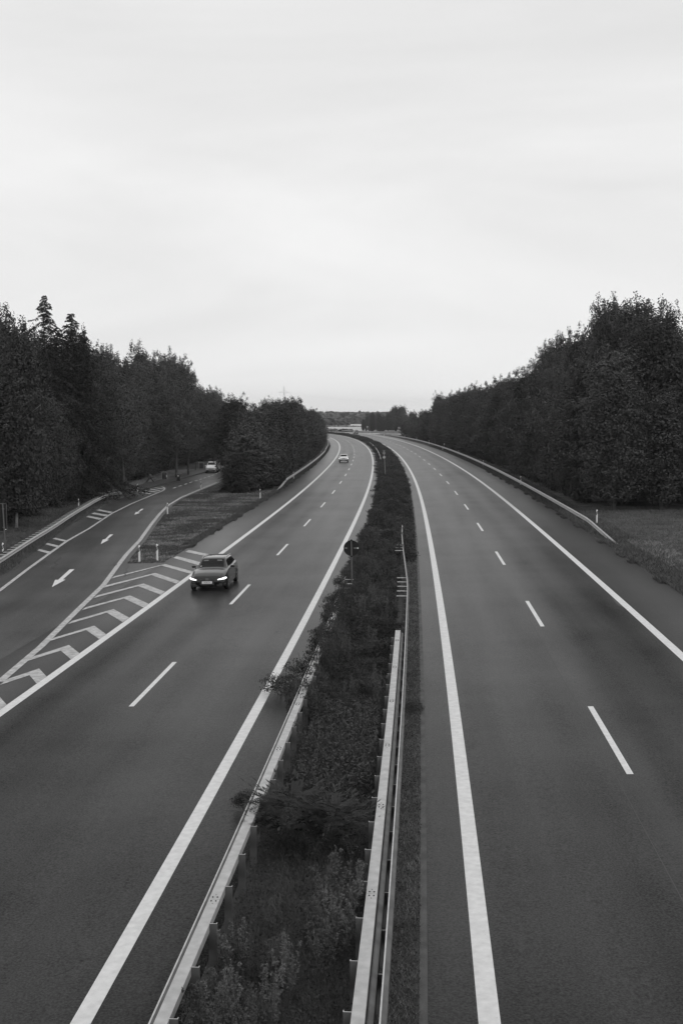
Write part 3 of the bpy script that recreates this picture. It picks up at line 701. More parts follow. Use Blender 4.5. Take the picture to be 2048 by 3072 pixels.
# ------------------------------------------------------------ cars
def catmull(P, n):
    P = np.asarray(P, float); m = len(P); t = np.linspace(0, m-1, n); i = np.clip(t.astype(int), 0, m-2); u = (t-i)[:, None]
    if P.ndim == 3: u = u[:, :, None]
    p0, p1, p2, p3 = P[np.clip(i-1, 0, m-1)], P[i], P[i+1], P[np.clip(i+2, 0, m-1)]
    k = 0.35
    m1, m2 = k*(p2-p0), k*(p3-p1)
    return (2*u**3-3*u**2+1)*p1 + (u**3-2*u**2+u)*m1 + (-2*u**3+3*u**2)*p2 + (u**3-u**2)*m2
class Car:
    """x = distance behind the nose, y = half width (mirrored), z up"""
    def __init__(s, st):
        C = []
        for (x, w_, zb, zs, ys, ye, ze, zc) in st:
            zm = zb + (zs-zb)*.55
            C.append([(x, 0, zb), (x, w_*.90, zb), (x, w_, zb+.14), (x, w_, zm), (x, ys, zs), (x, ys-.05, zs+.025), (x, ye, ze), (x, ye*.55, ze+(zc-ze)*.85), (x, 0, zc)])
        s.st = np.array([c[0][0] for c in C]); C = np.array(C)
        s.NS, s.NT = (len(st)-1)*5+1, 8*4+1
        A = catmull(C, s.NS); A = np.stack([catmull(a, s.NT) for a in A]); s.A = A
    def shell(s, side=1):
        V = s.A.reshape(-1, 3).copy(); V[:, 1] *= side; return V
    def body(s, m, parent, k):
        V, Fc = [], []
        for side in (1, -1):
            b = len(V); V += [tuple(v) for v in s.shell(side)]
            for i in range(s.NS-1):
                for j in range(s.NT-1):
                    q = [b+i*s.NT+j, b+i*s.NT+j+1, b+(i+1)*s.NT+j+1, b+(i+1)*s.NT+j]; Fc.append(tuple(q if side > 0 else q[::-1]))
        n = s.NS*s.NT
        for i in (0, s.NS-1):
            lp = [i*s.NT+j for j in range(s.NT)] + [n+i*s.NT+j for j in range(s.NT-1, -1, -1)]; Fc.append(tuple(lp))
        me = mesh('body', V, Fc, m, smooth=True); o = obj('body', me, parent)
        bm_ = bmesh.new(); bm_.from_mesh(me); bmesh.ops.remove_doubles(bm_, verts=bm_.verts, dist=.0008); bmesh.ops.recalc_face_normals(bm_, faces=bm_.faces); bm_.to_mesh(me); bm_.free()
        me.polygons.foreach_set('use_smooth', [True]*len(me.polygons)); return o
    def pos(s, x, t):
        """surface point at station x, section coordinate t (0..8)"""
        xs_ = s.A[:, 0, 0]; i = np.interp(x, xs_, np.arange(s.NS)); j = t*4
        i0, j0 = int(min(i, s.NS-2)), int(min(j, s.NT-2)); a, b = i-i0, j-j0
        A = s.A; return (A[i0, j0]*(1-a)*(1-b) + A[i0+1, j0]*a*(1-b) + A[i0, j0+1]*(1-a)*b + A[i0+1, j0+1]*a*b)
    def patch(s, name, m, parent, quad, side=1, off=.006, n=8, both=False):
        """quad: 4 (x,t) corners"""
        V = []; q = [np.array(c, float) for c in quad]; sides = (1, -1) if both else (side,); Fc = []
        for sd in sides:
            b0 = len(V)
            for i in range(n+1):
                for j in range(n+1):
                    u, v = i/n, j/n; c = q[0]*(1-u)*(1-v) + q[1]*u*(1-v) + q[2]*u*v + q[3]*(1-u)*v
                    e = .01; p = s.pos(*c); px = s.pos(c[0]+e, c[1]) - p; pt = s.pos(c[0], min(8, c[1]+e*4)) - s.pos(c[0], c[1]-1e-3)
                    nn = np.cross(pt, px); L_ = np.linalg.norm(nn); nn = nn/L_ if L_ > 1e-9 else np.array((0, 0, 1.))
                    if nn[1]*p[1] < 0 and abs(nn[1]) > abs(nn[2]) or (abs(nn[1]) <= abs(nn[2]) and nn[2] < 0): nn = -nn
                    p = p + nn*off; V.append((p[0], p[1]*sd, p[2]))
            for i in range(n):
                for j in range(n):
                    k = b0+i*(n+1)+j; Fc.append((k, k+1, k+n+2, k+n+1))
        return obj(name, mesh(name, V, Fc, m, smooth=True), parent)
def wheel(parent, x, y, r, wd=.2):
    b = MB(); sg = 1 if y > 0 else -1
    prof = [(y-sg*wd, r*.9), (y-sg*wd*.9, r), (y-sg*.02, r), (y, r*.93), (y+sg*.002, r*.66)]
    V, Fc = [], []; n = 28
    for yy, rr in prof:
        for k in range(n): a = 2*math.pi*k/n; V.append((x+rr*math.cos(a), yy, r+rr*math.sin(a)))
    for i in range(len(prof)-1):
        for k in range(n): Fc.append((i*n+k, i*n+(k+1) % n, (i+1)*n+(k+1) % n, (i+1)*n+k))
    o = obj('wheel', mesh('wheel', V, Fc, M['rubber'], smooth=True), parent)
    b = MB(); b.cyl((x, y-sg*.03, r), (x, y-sg*.012, r), r*.66, n=24)
    for k in range(5):
        a = 2*math.pi*k/5; b.cyl((x, y-sg*.005, r), (x+r*.62*math.cos(a), y-sg*.005, r+r*.62*math.sin(a)), .03, n=6)
    obj('rim', mesh('rim', b.V, b.F, M['zinc_dark']), o); return o
def arch(parent, x, y, r):
    sg = 1 if y > 0 else -1; n = 20; V, Fc = [], []
    for k in range(n+1):
        a = math.pi*(-.08+1.16*k/n)
        for rr in (r+.005, r+.06): V.append((x+rr*math.cos(a), y, r*.95+rr*math.sin(a)))
    for k in range(n): Fc.append((2*k, 2*k+1, 2*k+3, 2*k+2))
    return obj('wheel_arch', mesh('wheel_arch', V, Fc, M['black']), parent)
def car(name, label, cat, s_nose, o, st, paint, lights, spec, flip=False, xy=None, rz=None):
    if xy is None:
        p = PT(s_nose, o); h = head(s_nose+2); x, y = p[0], p[1]; rz = math.pi/2 - h
    else: x, y = xy
    bank = math.atan(np.interp(s_nose, SS, XT))
    t = thing(name, label, cat, (x, y, gz(x, y)), rz); t.rotation_mode = 'XYZ'
    if xy is None: t.rotation_euler = (-bank, 0, rz)
    c = Car(st); L_ = st[-1][0]; W_ = max(q[1] for q in st)
    if flip: t.rotation_euler = (bank, 0, rz+math.pi)
    c.body(paint, t, 0)
    g_ = M['glass']; A_ = spec
    c.patch('windscreen', g_, t, [(A_['c0']+.05, 6.35), (A_['c1']-.06, 6.25), (A_['c1']-.06, 8), (A_['c0']+.05, 8)], both=True)
    for sd in (1, -1):
        for (a, b_) in A_['side']:
            c.patch('side_window', g_, t, [(a[0], 5.25), (b_[0], 5.25), (b_[1], 5.82), (a[1], 5.82)], sd)
    c.patch('rear_window', g_, t, [(A_['r0'], 6.3), (A_['r1'], 6.3), (A_['r1'], 8), (A_['r0'], 8)], both=True)
    xs_ = A_['wheels']; r = A_['r']
    for xx in xs_:
        for sd in (1, -1):
            arch(t, xx, sd*(W_+.012), r); wheel(t, xx, sd*(W_+.02), r)
    for sd in (1, -1):
        k_ = A_['lamp']; pa = [(-.012, .52, .01, .025), (.005, .60, .012, .05), (.07, .73, .016, .075), (.17, .835, .024, .095), (.30, .895, .035, .08), (.38, .91, .05, .03)]
        V_ = []
        for (xx, yy, dz, hh) in pa:
            for q in (0, .5, 1): V_.append((xx + (.02 if q == 1 else 0), sd*(yy*k_[1]+(.004 if q == .5 else 0)), k_[0]+dz+hh*k_[2]*q))
        obj('headlight', mesh('headlight', V_, [(3*i+j, 3*i+j+1, 3*i+j+4, 3*i+j+3) for i in range(5) for j in range(2)], M['lamp'] if lights else M['lamp_off'], smooth=True), t)
        if lights: pass
        b = MB(); xm = A_['c0']+.42; zm = A_['mz']
        b.add([(xm,sd*(W_-.06),zm-.03),(xm,sd*(W_+.16),zm-.04),(xm,sd*(W_+.19),zm+.06),(xm,sd*(W_-.0),zm+.08),(xm+.12,sd*(W_-.06),zm-.03),(xm+.12,sd*(W_+.16),zm-.04),(xm+.12,sd*(W_+.19),zm+.06),(xm+.12,sd*(W_-.0),zm+.08)],
              [(0,1,2,3),(7,6,5,4),(0,4,5,1),(1,5,6,2),(2,6,7,3),(3,7,4,0)])
        bevel(b.build('wing_mirror', paint, t), .025, 3)
        c.patch('tail_light', M['tail'], t, [(L_-.30, 3.3), (L_-.03, 3.2), (L_-.03, 4.6), (L_-.30, 4.8)], sd, off=.008)
        b = MB(); b.cyl((.06, sd*(W_*.66), .36), (-.005+.02, sd*(W_*.66), .36), .05, n=12); b.build('fog_lamp', M['zinc_dark'], t)
    return t, c, W_
E_ST = [(0.00,.58,.34,.56,.55,.50,.64,.67),(0.10,.80,.24,.64,.75,.64,.74,.77),(0.42,.885,.20,.74,.84,.70,.85,.89),(0.95,.91,.19,.86,.87,.70,.93,.975),(1.45,.915,.19,.925,.87,.71,.985,1.03),
        (2.12,.915,.19,.955,.865,.59,1.37,1.41),(2.8,.915,.19,.965,.865,.60,1.41,1.455),(3.75,.915,.20,.985,.855,.58,1.385,1.425),(4.25,.90,.24,1.0,.82,.54,1.32,1.37),(4.58,.86,.30,.96,.78,.62,1.01,1.05),(4.70,.78,.36,.80,.70,.60,.86,.88)]
E_SP = dict(c0=1.45, c1=2.12, side=[((1.62,2.12),(2.60,2.60)), ((2.68,2.68),(3.50,3.45)), ((3.58,3.53),(4.22,4.05))], r0=4.28, r1=4.54, wheels=(.88, 3.69), r=.325,
            lamp=(.565, 1.0, 1.0), mz=1.0)
t, c, W_ = car('estate_car', 'black estate car with lit headlights and roof rails driving towards the bridge', 'car', 49.0, -10.1, E_ST, M['black_paint'], True, E_SP)
for sd in (1, -1):
    pts = [(2.2, sd*.60, 1.39), (2.4, sd*.60, 1.455), (3.2, sd*.60, 1.465), (3.9, sd*.575, 1.43), (4.1, sd*.56, 1.375)]; b = MB()
    for p, q in zip(pts[:-1], pts[1:]): b.cyl(p, q, .018, n=6)
    b.build('roof_rail', M['zinc'], t)
t.scale = (.95, .95, .95)
def front(t, grille=None, plate=True, zp=.46, wgr=.36, plate_text='G43817W'):
    b = MB(); b.box(-.025, .06, -wgr, wgr, .30, .62); bevel(b.build('grille', M['black'], t), .03)
    for k in range(4): b = MB(); b.box(-.032, -.026, -wgr+.05, wgr-.05, .345+k*.065, .355+k*.065); b.build('grille_slat', M['grey'], t)
    b = MB(); b.box(.0, .10, -.74, -.46, .24, .38); bevel(b.build('air_intake', M['black'], t), .02); b = MB(); b.box(.0, .10, .46, .74, .24, .38); bevel(b.build('air_intake', M['black'], t), .02)
    b = MB(); b.box(-.045, -.036, -.25, .25, zp-.06, zp+.06); pl = b.build('number_plate', M['white'], t)
    obj('lettering', text_mesh(plate_text, .088, M['black']), pl, (-.049, 0, zp), (math.pi/2, 0, -math.pi/2))
front(t)
b = MB(); b.box(-.028, .0, -.085, .085, .555, .66); bevel(b.build('badge', M['grey'], t), .01)
b = MB(); b.box(1.78,1.80,-.09,.09,1.17,1.23); b.build('rear_view_mirror', M['grey'], t)
# inspection sticker and visors behind the windscreen
for sd in (1, -1): c.patch('sun_visor', M['grey'], t, [(1.90, 6.55), (1.985, 6.55), (1.985, 7.35), (1.90, 7.35)], sd, off=.009, n=3)
c.patch('sticker', M['white'], t, [(1.53,6.45),(1.60,6.45),(1.60,6.55),(1.53,6.55)], 1, off=.010, n=1)
S_ST = [(0.00,.60,.42,.72,.60,.52,.84,.88),(0.10,.82,.32,.80,.80,.64,.93,.96),(0.42,.89,.28,.90,.86,.72,1.02,1.06),(0.95,.90,.26,.98,.87,.73,1.09,1.13),(1.35,.90,.26,1.03,.87,.73,1.14,1.18),
        (1.95,.90,.26,1.06,.865,.62,1.50,1.54),(2.6,.90,.26,1.07,.865,.63,1.54,1.58),(3.5,.90,.28,1.09,.855,.60,1.51,1.55),(3.95,.89,.32,1.10,.83,.56,1.44,1.49),(4.3,.86,.38,1.04,.79,.62,1.14,1.17),(4.45,.78,.46,.90,.70,.60,.98,1.0)]
S_SP = dict(c0=1.35, c1=1.95, side=[((1.50,1.95),(2.42,2.42)), ((2.50,2.50),(3.20,3.15)), ((3.28,3.23),(3.92,3.76))], r0=4.0, r1=4.27, wheels=(.86, 3.62), r=.34,
            lamp=(.68, .99, 1.7), mz=1.12)
t, c, W_ = car('suv', 'white compact off-roader with bright headlights on the left carriageway in the bend', 'car', 202.0, -9.95, S_ST, M['white_paint'], True, S_SP)
t.scale = (.87, .87, .87)
for sd in (1, -1):
    b = MB(); b.box(-.03, .05, sd*.06 if sd > 0 else -.27, .27 if sd > 0 else -.06, .66, .82); bevel(b.build('grille', M['black'], t), .03)
b = MB(); b.box(-.03, .1, -.80, .80, .36, .56); bevel(b.build('bumper_intake', M['black'], t), .04)
b = MB(); b.box(-.04, .0, -.45, .45, .36, .43); b.build('skid_plate', M['zinc'], t)
b = MB(); b.box(-.045, -.032, -.25, .25, .50, .62); b.build('number_plate', M['white'], t)
V_ST = [(0.00,.56,.30,.62,.55,.48,.74,.78),(0.10,.76,.22,.72,.72,.60,.84,.88),(0.42,.83,.20,.86,.80,.66,.96,1.0),(0.80,.845,.20,.96,.81,.67,1.05,1.10),(1.05,.845,.20,1.0,.81,.67,1.12,1.17),
        (1.80,.845,.20,1.04,.81,.58,1.55,1.60),(2.4,.845,.20,1.05,.81,.60,1.62,1.66),(3.2,.845,.22,1.06,.80,.58,1.60,1.64),(3.7,.84,.26,1.06,.79,.56,1.52,1.57),(4.0,.81,.32,1.0,.75,.60,1.08,1.12),(4.1,.74,.38,.86,.68,.56,.94,.96)]
V_SP = dict(c0=1.05, c1=1.80, side=[((1.25,1.80),(2.20,2.20)), ((2.28,2.28),(2.95,2.92)), ((3.03,3.0),(3.65,3.5))], r0=3.72, r1=3.97, wheels=(.80, 3.30), r=.31,
            lamp=(.60, .93, 1.7), mz=1.08)
xv, yv = site(632, 1419)
t, c, W_ = car('minivan', 'small white minivan coming out of the rest area on the exit road', 'car', 160, 0, V_ST, M['white_paint'], False, V_SP, xy=(xv, yv), rz=math.pi/2+.0)
b = MB(); b.box(-.02, .04, -.45, .45, .56, .66); bevel(b.build('grille', M['black'], t), .02)
b = MB(); b.box(-.03, .10, -.70, .70, .24, .46); bevel(b.build('bumper', M['black'], t), .04)
b = MB(); b.box(-.04, -.031, -.25, .25, .40, .50); b.build('number_plate', M['zinc'], t)
t, c, W_ = car('hatchback', 'dark car seen from behind, far off on the right carriageway', 'car', 536.0, 4.9, S_ST, M['dark_paint'], False, S_SP, flip=True)
b = MB(); b.box(4.46, 4.47, -.26, .26, .6, .72); b.build('number_plate', M['white'], t)

# ------------------------------------------------------------ vegetation meshes
def leaf_quads(C, Nn, size, jit=0.55, asp=.66):
    """C centres (n,3), Nn outward normals; returns quads"""
    n = len(C); nn = Nn + NR.normal(0, jit, (n, 3)); nn /= np.linalg.norm(nn, axis=1)[:, None] + 1e-9
    a = NR.normal(0, 1, (n, 3)); u = np.cross(nn, a); u /= np.linalg.norm(u, axis=1)[:, None] + 1e-9; v = np.cross(nn, u)
    s = size*NR.uniform(.6, 1.35, (n, 1)); u = u*s*.5; v = v*s*.5*asp
    return np.stack([C-u, C-v*1.0, C+u, C+v*1.0], 1).reshape(-1, 3)
def unit(n):
    d_ = NR.normal(0, 1, (n, 3)); return d_/np.linalg.norm(d_, axis=1)[:, None]
def crown_mesh(name, Hh, Rr, base, nclump, per, size, m, top=1.0, low=.5, clr=(.8, 1.9), gaps=0.0, spiky=0):
    """ovoid crown from base to Hh; leaf clumps over and inside it"""
    Q = []
    for k in range(nclump):
        u = (k+.5)/nclump; z = base + (Hh-base)*u**.9
        f = math.sin(math.pi*min(1, max(0, (z-base)/(Hh-base)*.86+.10)))**.65
        ang = k*2.39996+NR.uniform(-.5, .5); rr = Rr*f*NR.uniform(.45, 1.0)*NR.uniform(.82, 1.08)
        c = np.array((rr*math.cos(ang), rr*math.sin(ang), z)); cr = NR.uniform(*clr)*(1-.35*u)
        n = int(per*(cr/clr[1])**2*NR.uniform(.7, 1.2)) + 6
        dd = unit(n); dd[:, 2] = dd[:, 2]*.75 + .12; rad = cr*NR.uniform(.55, 1.05, (n, 1))**.7
        P_ = c + dd*rad*np.array((1, 1, .72)); outw = dd*.95 + np.array((math.cos(ang)*.25, math.sin(ang)*.25, .42))
        if spiky:
            st = NR.uniform(0, 1, n) < .12; P_[st] += dd[st]*cr*NR.uniform(.1, .5, (st.sum(), 1))
        Q.append(leaf_quads(P_, outw, size))
    for k in range(int(nclump*.26)):   # protruding sprigs
        u = 1 - NR.uniform(0, 1)**1.6*.6; z = base + (Hh-base)*u; f = math.sin(math.pi*min(1, max(0, (z-base)/(Hh-base)*.86+.10)))**.65
        ang = NR.uniform(0, 6.28); rr = Rr*f*NR.uniform(.5, 1.08)+NR.uniform(.2, .9); c = np.array((rr*math.cos(ang), rr*math.sin(ang), z+NR.uniform(.3, 1.3)*(u > .75)))
        n = int(per*.11)+8; P_ = c + unit(n)*np.array((.34, .34, .62))*NR.uniform(.2, 1.1, (n, 1)); Q.append(leaf_quads(P_, unit(n)*.6+np.array((0, 0, .5)), size*.9))
        m_ = 10; tt = NR.uniform(0, 1, (m_, 1)); Q.append(leaf_quads(c*(1-tt*.22)-np.array((0, 0, .6))*tt, unit(m_), size*.7))
    nb = int(nclump*per*.22)   # inner fill
    zz = NR.uniform(0, 1, nb); f = np.sin(np.pi*np.clip(zz*.86+.10, 0, 1))**.65; aa = NR.uniform(0, 2*np.pi, nb); rr = Rr*f*np.sqrt(NR.uniform(0, .7, nb))
    P_ = np.c_[rr*np.cos(aa), rr*np.sin(aa), base+(Hh-base)*zz*.95]; P_ = P_[NR.uniform(0, 1, nb) > gaps]
    Q.append(leaf_quads(P_, unit(len(P_)), size*1.7))
    V = np.concatenate(Q); V[:, 2] = np.maximum(V[:, 2], .02)
    return fast_mesh(name, V, 4, m)
def trunk_mesh(Hh, r, m, lean=0, nb=7):
    b = MB(); p = Vector((0, 0, -.2)); rr = r
    n = 7; path = []
    for k in range(n+1):
        z = -.2 + (Hh*.88)*k/n; path.append(Vector((lean*z*.05+NR.normal(0, .06)*k, NR.normal(0, .06)*k, z)))
    for k in range(n): b.cyl(path[k], path[k+1], r*(1-k/(n+1.5)), r*(1-(k+1)/(n+1.5)), n=7, cap=False)
    for k in range(nb):
        i = 2 + k % (n-2); a = k*2.4; L_ = Hh*.16*NR.uniform(.7, 1.3)
        q = path[i] + Vector((math.cos(a)*L_, math.sin(a)*L_, L_*.75)); b.cyl(path[i], q, r*.35, r*.1, n=5, cap=False)
    return mesh('trunk', b.V, b.F, m)
TREES = []   # (crown mesh, trunk mesh, nominal height, nominal radius, kind)
for i in range(7):
    Hn, Rn = 16.0, [3.9, 4.4, 3.6, 4.8, 4.1, 3.8, 4.5][i]
    TREES.append((crown_mesh('crown', Hn, Rn-.8, [.6, 1.2, .4, 1.0, .5, 1.4, .8][i], [80, 92, 72, 100, 84, 76, 95][i], 370, .205, M['leaf'] if i % 3 else M['leaf_l'], spiky=1), trunk_mesh(Hn, .20, M['bark']), Hn, Rn))
AIRY = [(crown_mesh('crown', 16, 3.4, 4.0, 60, 210, .21, M['leaf'], clr=(.6, 1.15), gaps=.9, spiky=1), trunk_mesh(16, .2, M['bark'], nb=12), 16, 4.1) for _ in range(2)]
SHRUBT = [(crown_mesh('crown', 7, 2.2, .1, 44, 230, .19, M['leaf'], clr=(.6, 1.2), spiky=1), trunk_mesh(6, .09, M['bark']), 7, 2.9) for _ in range(3)]
def spruce_mesh(Hh, Rr, droop=.35, dens_=1.0):
    Q = []; nb = int(Hh*17)
    for k in range(nb):
        u = .08 + .91*((k+.5)/nb)**1.08; z = u*Hh + NR.normal(0, .06); L0 = Rr*(1-u)**.75 + .16
        a = k*2.39996 + NR.uniform(-.7, .7); L_ = L0*(NR.uniform(.30, 1.0) if NR.uniform() < .8 else NR.uniform(1.0, 1.3)); n = int((20 + 48*L_)*dens_)
        dr = droop*NR.uniform(.4, 1.6)
        t_ = NR.uniform(.05, 1, n)**.8; wd = .30*(1-t_*.6)*min(1, L_/1.2)+.05
        zz = z + .10*L_*t_ - dr*L_*t_**2*1.1 + .15*L_*np.maximum(0, t_-.7)*2
        side = NR.uniform(-1, 1, n)*wd*1.2
        P_ = np.c_[math.cos(a)*t_*L_ - math.sin(a)*side, math.sin(a)*t_*L_ + math.cos(a)*side, zz - np.abs(NR.normal(0, .16, n))*(1.2-u)]
        Q.append(leaf_quads(P_, np.tile((0, 0, 1.), (n, 1)), .21, .8, .35))
    return fast_mesh('crown', np.concatenate(Q), 4, M['needle'])
SPR = [(spruce_mesh(19, 6.2, .55, 1.0), trunk_mesh(19.6, .19, M['bark'], nb=0), 19, 3.6), (spruce_mesh(18, 5.4, .45, 1.0), trunk_mesh(18.8, .17, M['bark'], nb=0), 18, 3.0)]

skyl = [(-200,880),(0,897),(38,926),(76,965),(110,990),(150,985),(200,985),(240,985),(280,1002),(312,1024),(376,1030),(414,1046),(427,1037),(472,1056),(523,1050),(567,1068),(580,1106),(606,1150),(676,1164),(727,1176),(740,1168),(759,1203),(775,1214),(784,1178),(810,1190),(823,1198),(848,1190),(874,1190),(899,1174),(925,1198),(950,1200),(966,1227),(976,1247),(1000,1262)]
skyr = [(1060,1290),(1072,1278),(1083,1252),(1100,1240),(1130,1233),(1144,1242),(1164,1239),(1166,1222),(1187,1215),(1214,1222),(1227,1212),(1267,1195),(1321,1182),(1361,1178),(1374,1159),(1428,1152),(1481,1148),(1508,1129),(1555,1122),(1568,1112),(1608,1096),(1621,1046),(1662,1031),(1702,1008),(1722,988),(1755,965),(1769,940),(1805,926),(1842,948),(1889,938),(1936,961),(1963,950),(1999,920),(2029,950),(2048,963),(2300,930)]
SKX = [p[0] for p in skyl+skyr]; SKY_ = [p[1] for p in skyl+skyr]
def hmax(x, y, rad):
    """how tall a tree may grow at this spot to give the surveyed tree line"""
    px = cam_px(x, y); dp = F_PX*rad*.32/y
    ym = max(np.interp(px-dp, SKX, SKY_), np.interp(px, SKX, SKY_), np.interp(px+dp, SKX, SKY_))
    return CAM_H + (Y_HOR - ym)*y/F_PX
placed = []
def tree(x, y, proto, Ht, rs_, label, group, name='broadleaf_tree', cat='tree'):
    cr, tr, Hn, Rn = proto; k = Ht/Hn; r_ = k*rs_
    t = thing(name, label, cat, (x, y, gz(x, y)-.05), rnd.uniform(0, 6.28), group); t.scale = (r_, r_, k)
    obj('trunk', tr, t); obj('crown', cr, t); placed.append((x, y, r_*Rn)); return t
def wood(points, group, label, fr=(.8, 1.0), hcap=20, hmin=5, shr=False):
    for (x, y, fa, fb) in points:
        px = cam_px(x, y)
        if px < -170 or px > 2230: continue
        proto = rnd.choice(TREES); Rn = proto[3]
        Hm = hmax(x, y, Rn); Ht = min(hcap, Hm*rnd.uniform(fa, fb)/1.09); Ht = max(hmin, Ht)
        if Ht < 8: proto = rnd.choice(SHRUBT)
        rs_ = min(1.5, max(.85, 4.2/(proto[3]*Ht/proto[2])*rnd.uniform(.85, 1.1)))
        shrubby = Ht < 8
        tree(x, y, proto, Ht, rs_, label(x, y) if callable(label) else label, group)
# right-hand wood
P_ = []
s = 93.0
while s < 470:
    st = 3.6 + s*.012
    for row, (o_, fa, fb) in enumerate(((15.6, .55, .90), (20.0, .86, 1.08), (25.5, .90, 1.10))):
        if row == 2 and s > 210: continue
        if row == 1 and s > 380: continue
        oo = o_ + rnd.uniform(-.7, .9); p = PT(s + rnd.uniform(-1, 1) + row*st*.5, oo); x, y = p[0], p[1]
        if y > 430 and x < .0495*y + 2.4: continue
        P_.append((x, y, fa, fb))
    s += st*(1.0)
k = 0
for xx in np.arange(21.5, 42, 3.9): P_.append((xx, 92.5+rnd.uniform(-1, 1.2), .55, .85))
for xx in np.arange(23, 44, 4.4): P_.append((xx+4, 98+rnd.uniform(-1, 1), .9, 1.03))
def right_label(x, y):
    s_, o_ = SO(x, y); row = 'front-row' if o_[0] < 18 else ('second-row' if o_[0] < 23 else 'rear-row')
    px = cam_px(x, y); side = ('the right picture edge' if px > 1900 else 'its highest part' if px > 1750 else 'its left shoulder' if px > 1660 else 'the step in its skyline' if px > 1560 else 'the slope below the step' if px > 1400 else 'its low part' if px > 1280 else 'the far bend')
    return 'dark broadleaf tree, %s of the right wood, at %s' % (row, side)
def left_label(x, y):
    row = 'front-row' if x > -31 else ('second-row' if x > -36 else 'rear-row')
    px = cam_px(x, y); side = ('cut by the left picture edge' if px < 40 else 'left of the spruces' if px < 120 else 'under the spruces' if px < 260 else 'under the airy oaks' if px < 430 else 'above the litter bins' if px < 560 else 'dropping behind the island')
    return 'dark broadleaf tree, %s of the left wood, %s' % (row, side)
def isle_label(x, y):
    px = cam_px(x, y); return 'bushy tree on the island, %s, %s' % ('near its front edge' if y < 142 else 'midway back' if y < 165 else 'at its far end', 'beside the exit road' if px < 720 else 'behind the grass' if px < 800 else 'beside the main road')
wood(P_, 'broadleaf trees of the right-hand wood', right_label, hcap=22)
# left wood
P_ = []; y = 84.0
while y < 330:
    st = 3.8 + y*.010
    for row, (x_, fa, fb) in enumerate(((-28.6, .50, .84), (-33.2, .78, 1.04), (-38.5, .92, 1.10))):
        if row == 1 and y > 280: continue
        xx = x_ - (0 if y > 80 else 1) + rnd.uniform(-.8, .8) + (y-190)*.03*(y > 190); yy = y + row*st*.45 + rnd.uniform(-.8, .8)
        if row == 2 and yy < 105: continue
        P_.append((xx, yy, fa, fb))
    y += st
wood(P_, 'broadleaf trees of the left-hand wood', left_label, hcap=25)
# wooded island between exit road and carriageway, running on along the left carriageway
P_ = []; y = 131.0
isl = []
while y < 200:
    s_, _ = SO(0, y); xr = PT(s_[0], -18.3)[0]; xl = float(np.interp(y, [130, 150, 170, 182, 200], [-10.6, -10.9, -11.8, -13.4, -20]))
    n = max(2, int((xr-xl)/3.4)+1)
    for k in range(n):
        P_.append((xl+(xr-xl)*k/(n-1)+rnd.uniform(-.5, .5), y+rnd.uniform(-2, 2), (.42, .50) [k % 2] + (y-130)*.008, min(1.04, .74+(y-130)*.007)))
    y += 4.4
wood(P_, 'trees and tall shrubs on the island', isle_label, hcap=13, hmin=4)
P_ = []; s = 196.0
while s < 470:
    st = 4.2 + s*.010
    for row, (o_, fa, fb) in enumerate(((-18.8, .6, .92), (-24, .85, 1.03))):
        if row == 1 and s > 350: continue
        p = PT(s+row*2+rnd.uniform(-1, 1), o_+rnd.uniform(-.5, .5)); P_.append((p[0], p[1], fa, fb))
    s += st
wood(P_, 'roadside trees left of the bend', 'roadside broadleaf tree behind the guardrail left of the bend', hcap=16)
# undergrowth hiding the trunks' feet
for (x, y, r) in [(p[0], p[1], 0) for p in [PT(s_, 13.9) for s_ in np.arange(98, 330, 7.5)]]:
    Ht = rnd.uniform(3, 5.5); tree(x+.6, y, rnd.choice(SHRUBT), Ht, 1.2, 'leafy bush at the foot of the wood behind the right guardrail', 'bushes at the foot of the right-hand wood', 'bush', 'bush')
for y_ in np.arange(88, 200, 8):
    tree(-27.3-.02*(y_-88), y_, rnd.choice(SHRUBT), rnd.uniform(3.5, 6), 1.15, 'leafy bush at the foot of the wood left of the exit road', 'bushes at the foot of the left-hand wood', 'bush', 'bush')
for k, (px, y_, Ht) in enumerate([(697, 127.5, 3.6), (712, 127.2, 4.2), (740, 128.2, 4.6), (768, 130.5, 5.0), (800, 134, 5.2), (832, 139, 4.4), (718, 131, 6.0), (716, 140, 4.6), (722, 147, 5.2), (730, 155, 5.6), (742, 164, 6)]):
    x_ = (px-1024)/F_PX*y_
    tree(x_, y_+1.2, rnd.choice(SHRUBT), Ht, .95, 'low dark bush on the front edge of the wooded island', 'bushes on the front edge of the island', 'bush', 'bush')
for s_ in np.arange(152, 360, 7):
    p = PT(s_, -16.9); tree(p[0], p[1], rnd.choice(SHRUBT), rnd.uniform(2.6, 4.4), .9, 'bush crowding the back of the guardrail left of the main road', 'bushes behind the left guardrail', 'bush', 'bush')
# far clump beyond the far rail
for k in range(30):
    px = 1090 + (k % 15)*8.2 + rnd.uniform(-3, 3); yy = 612 + 45*(k//15) + rnd.uniform(-10, 12)
    x_ = (px-1024)/F_PX*yy; Hm = hmax(x_, yy, 4.5)*rnd.uniform(.70, 1.0)
    tree(x_, yy, rnd.choice(TREES), max(6, Hm), rnd.uniform(.7, 1.1), 'tree of the far clump beyond the distant straight guardrail', 'trees of the far clump')
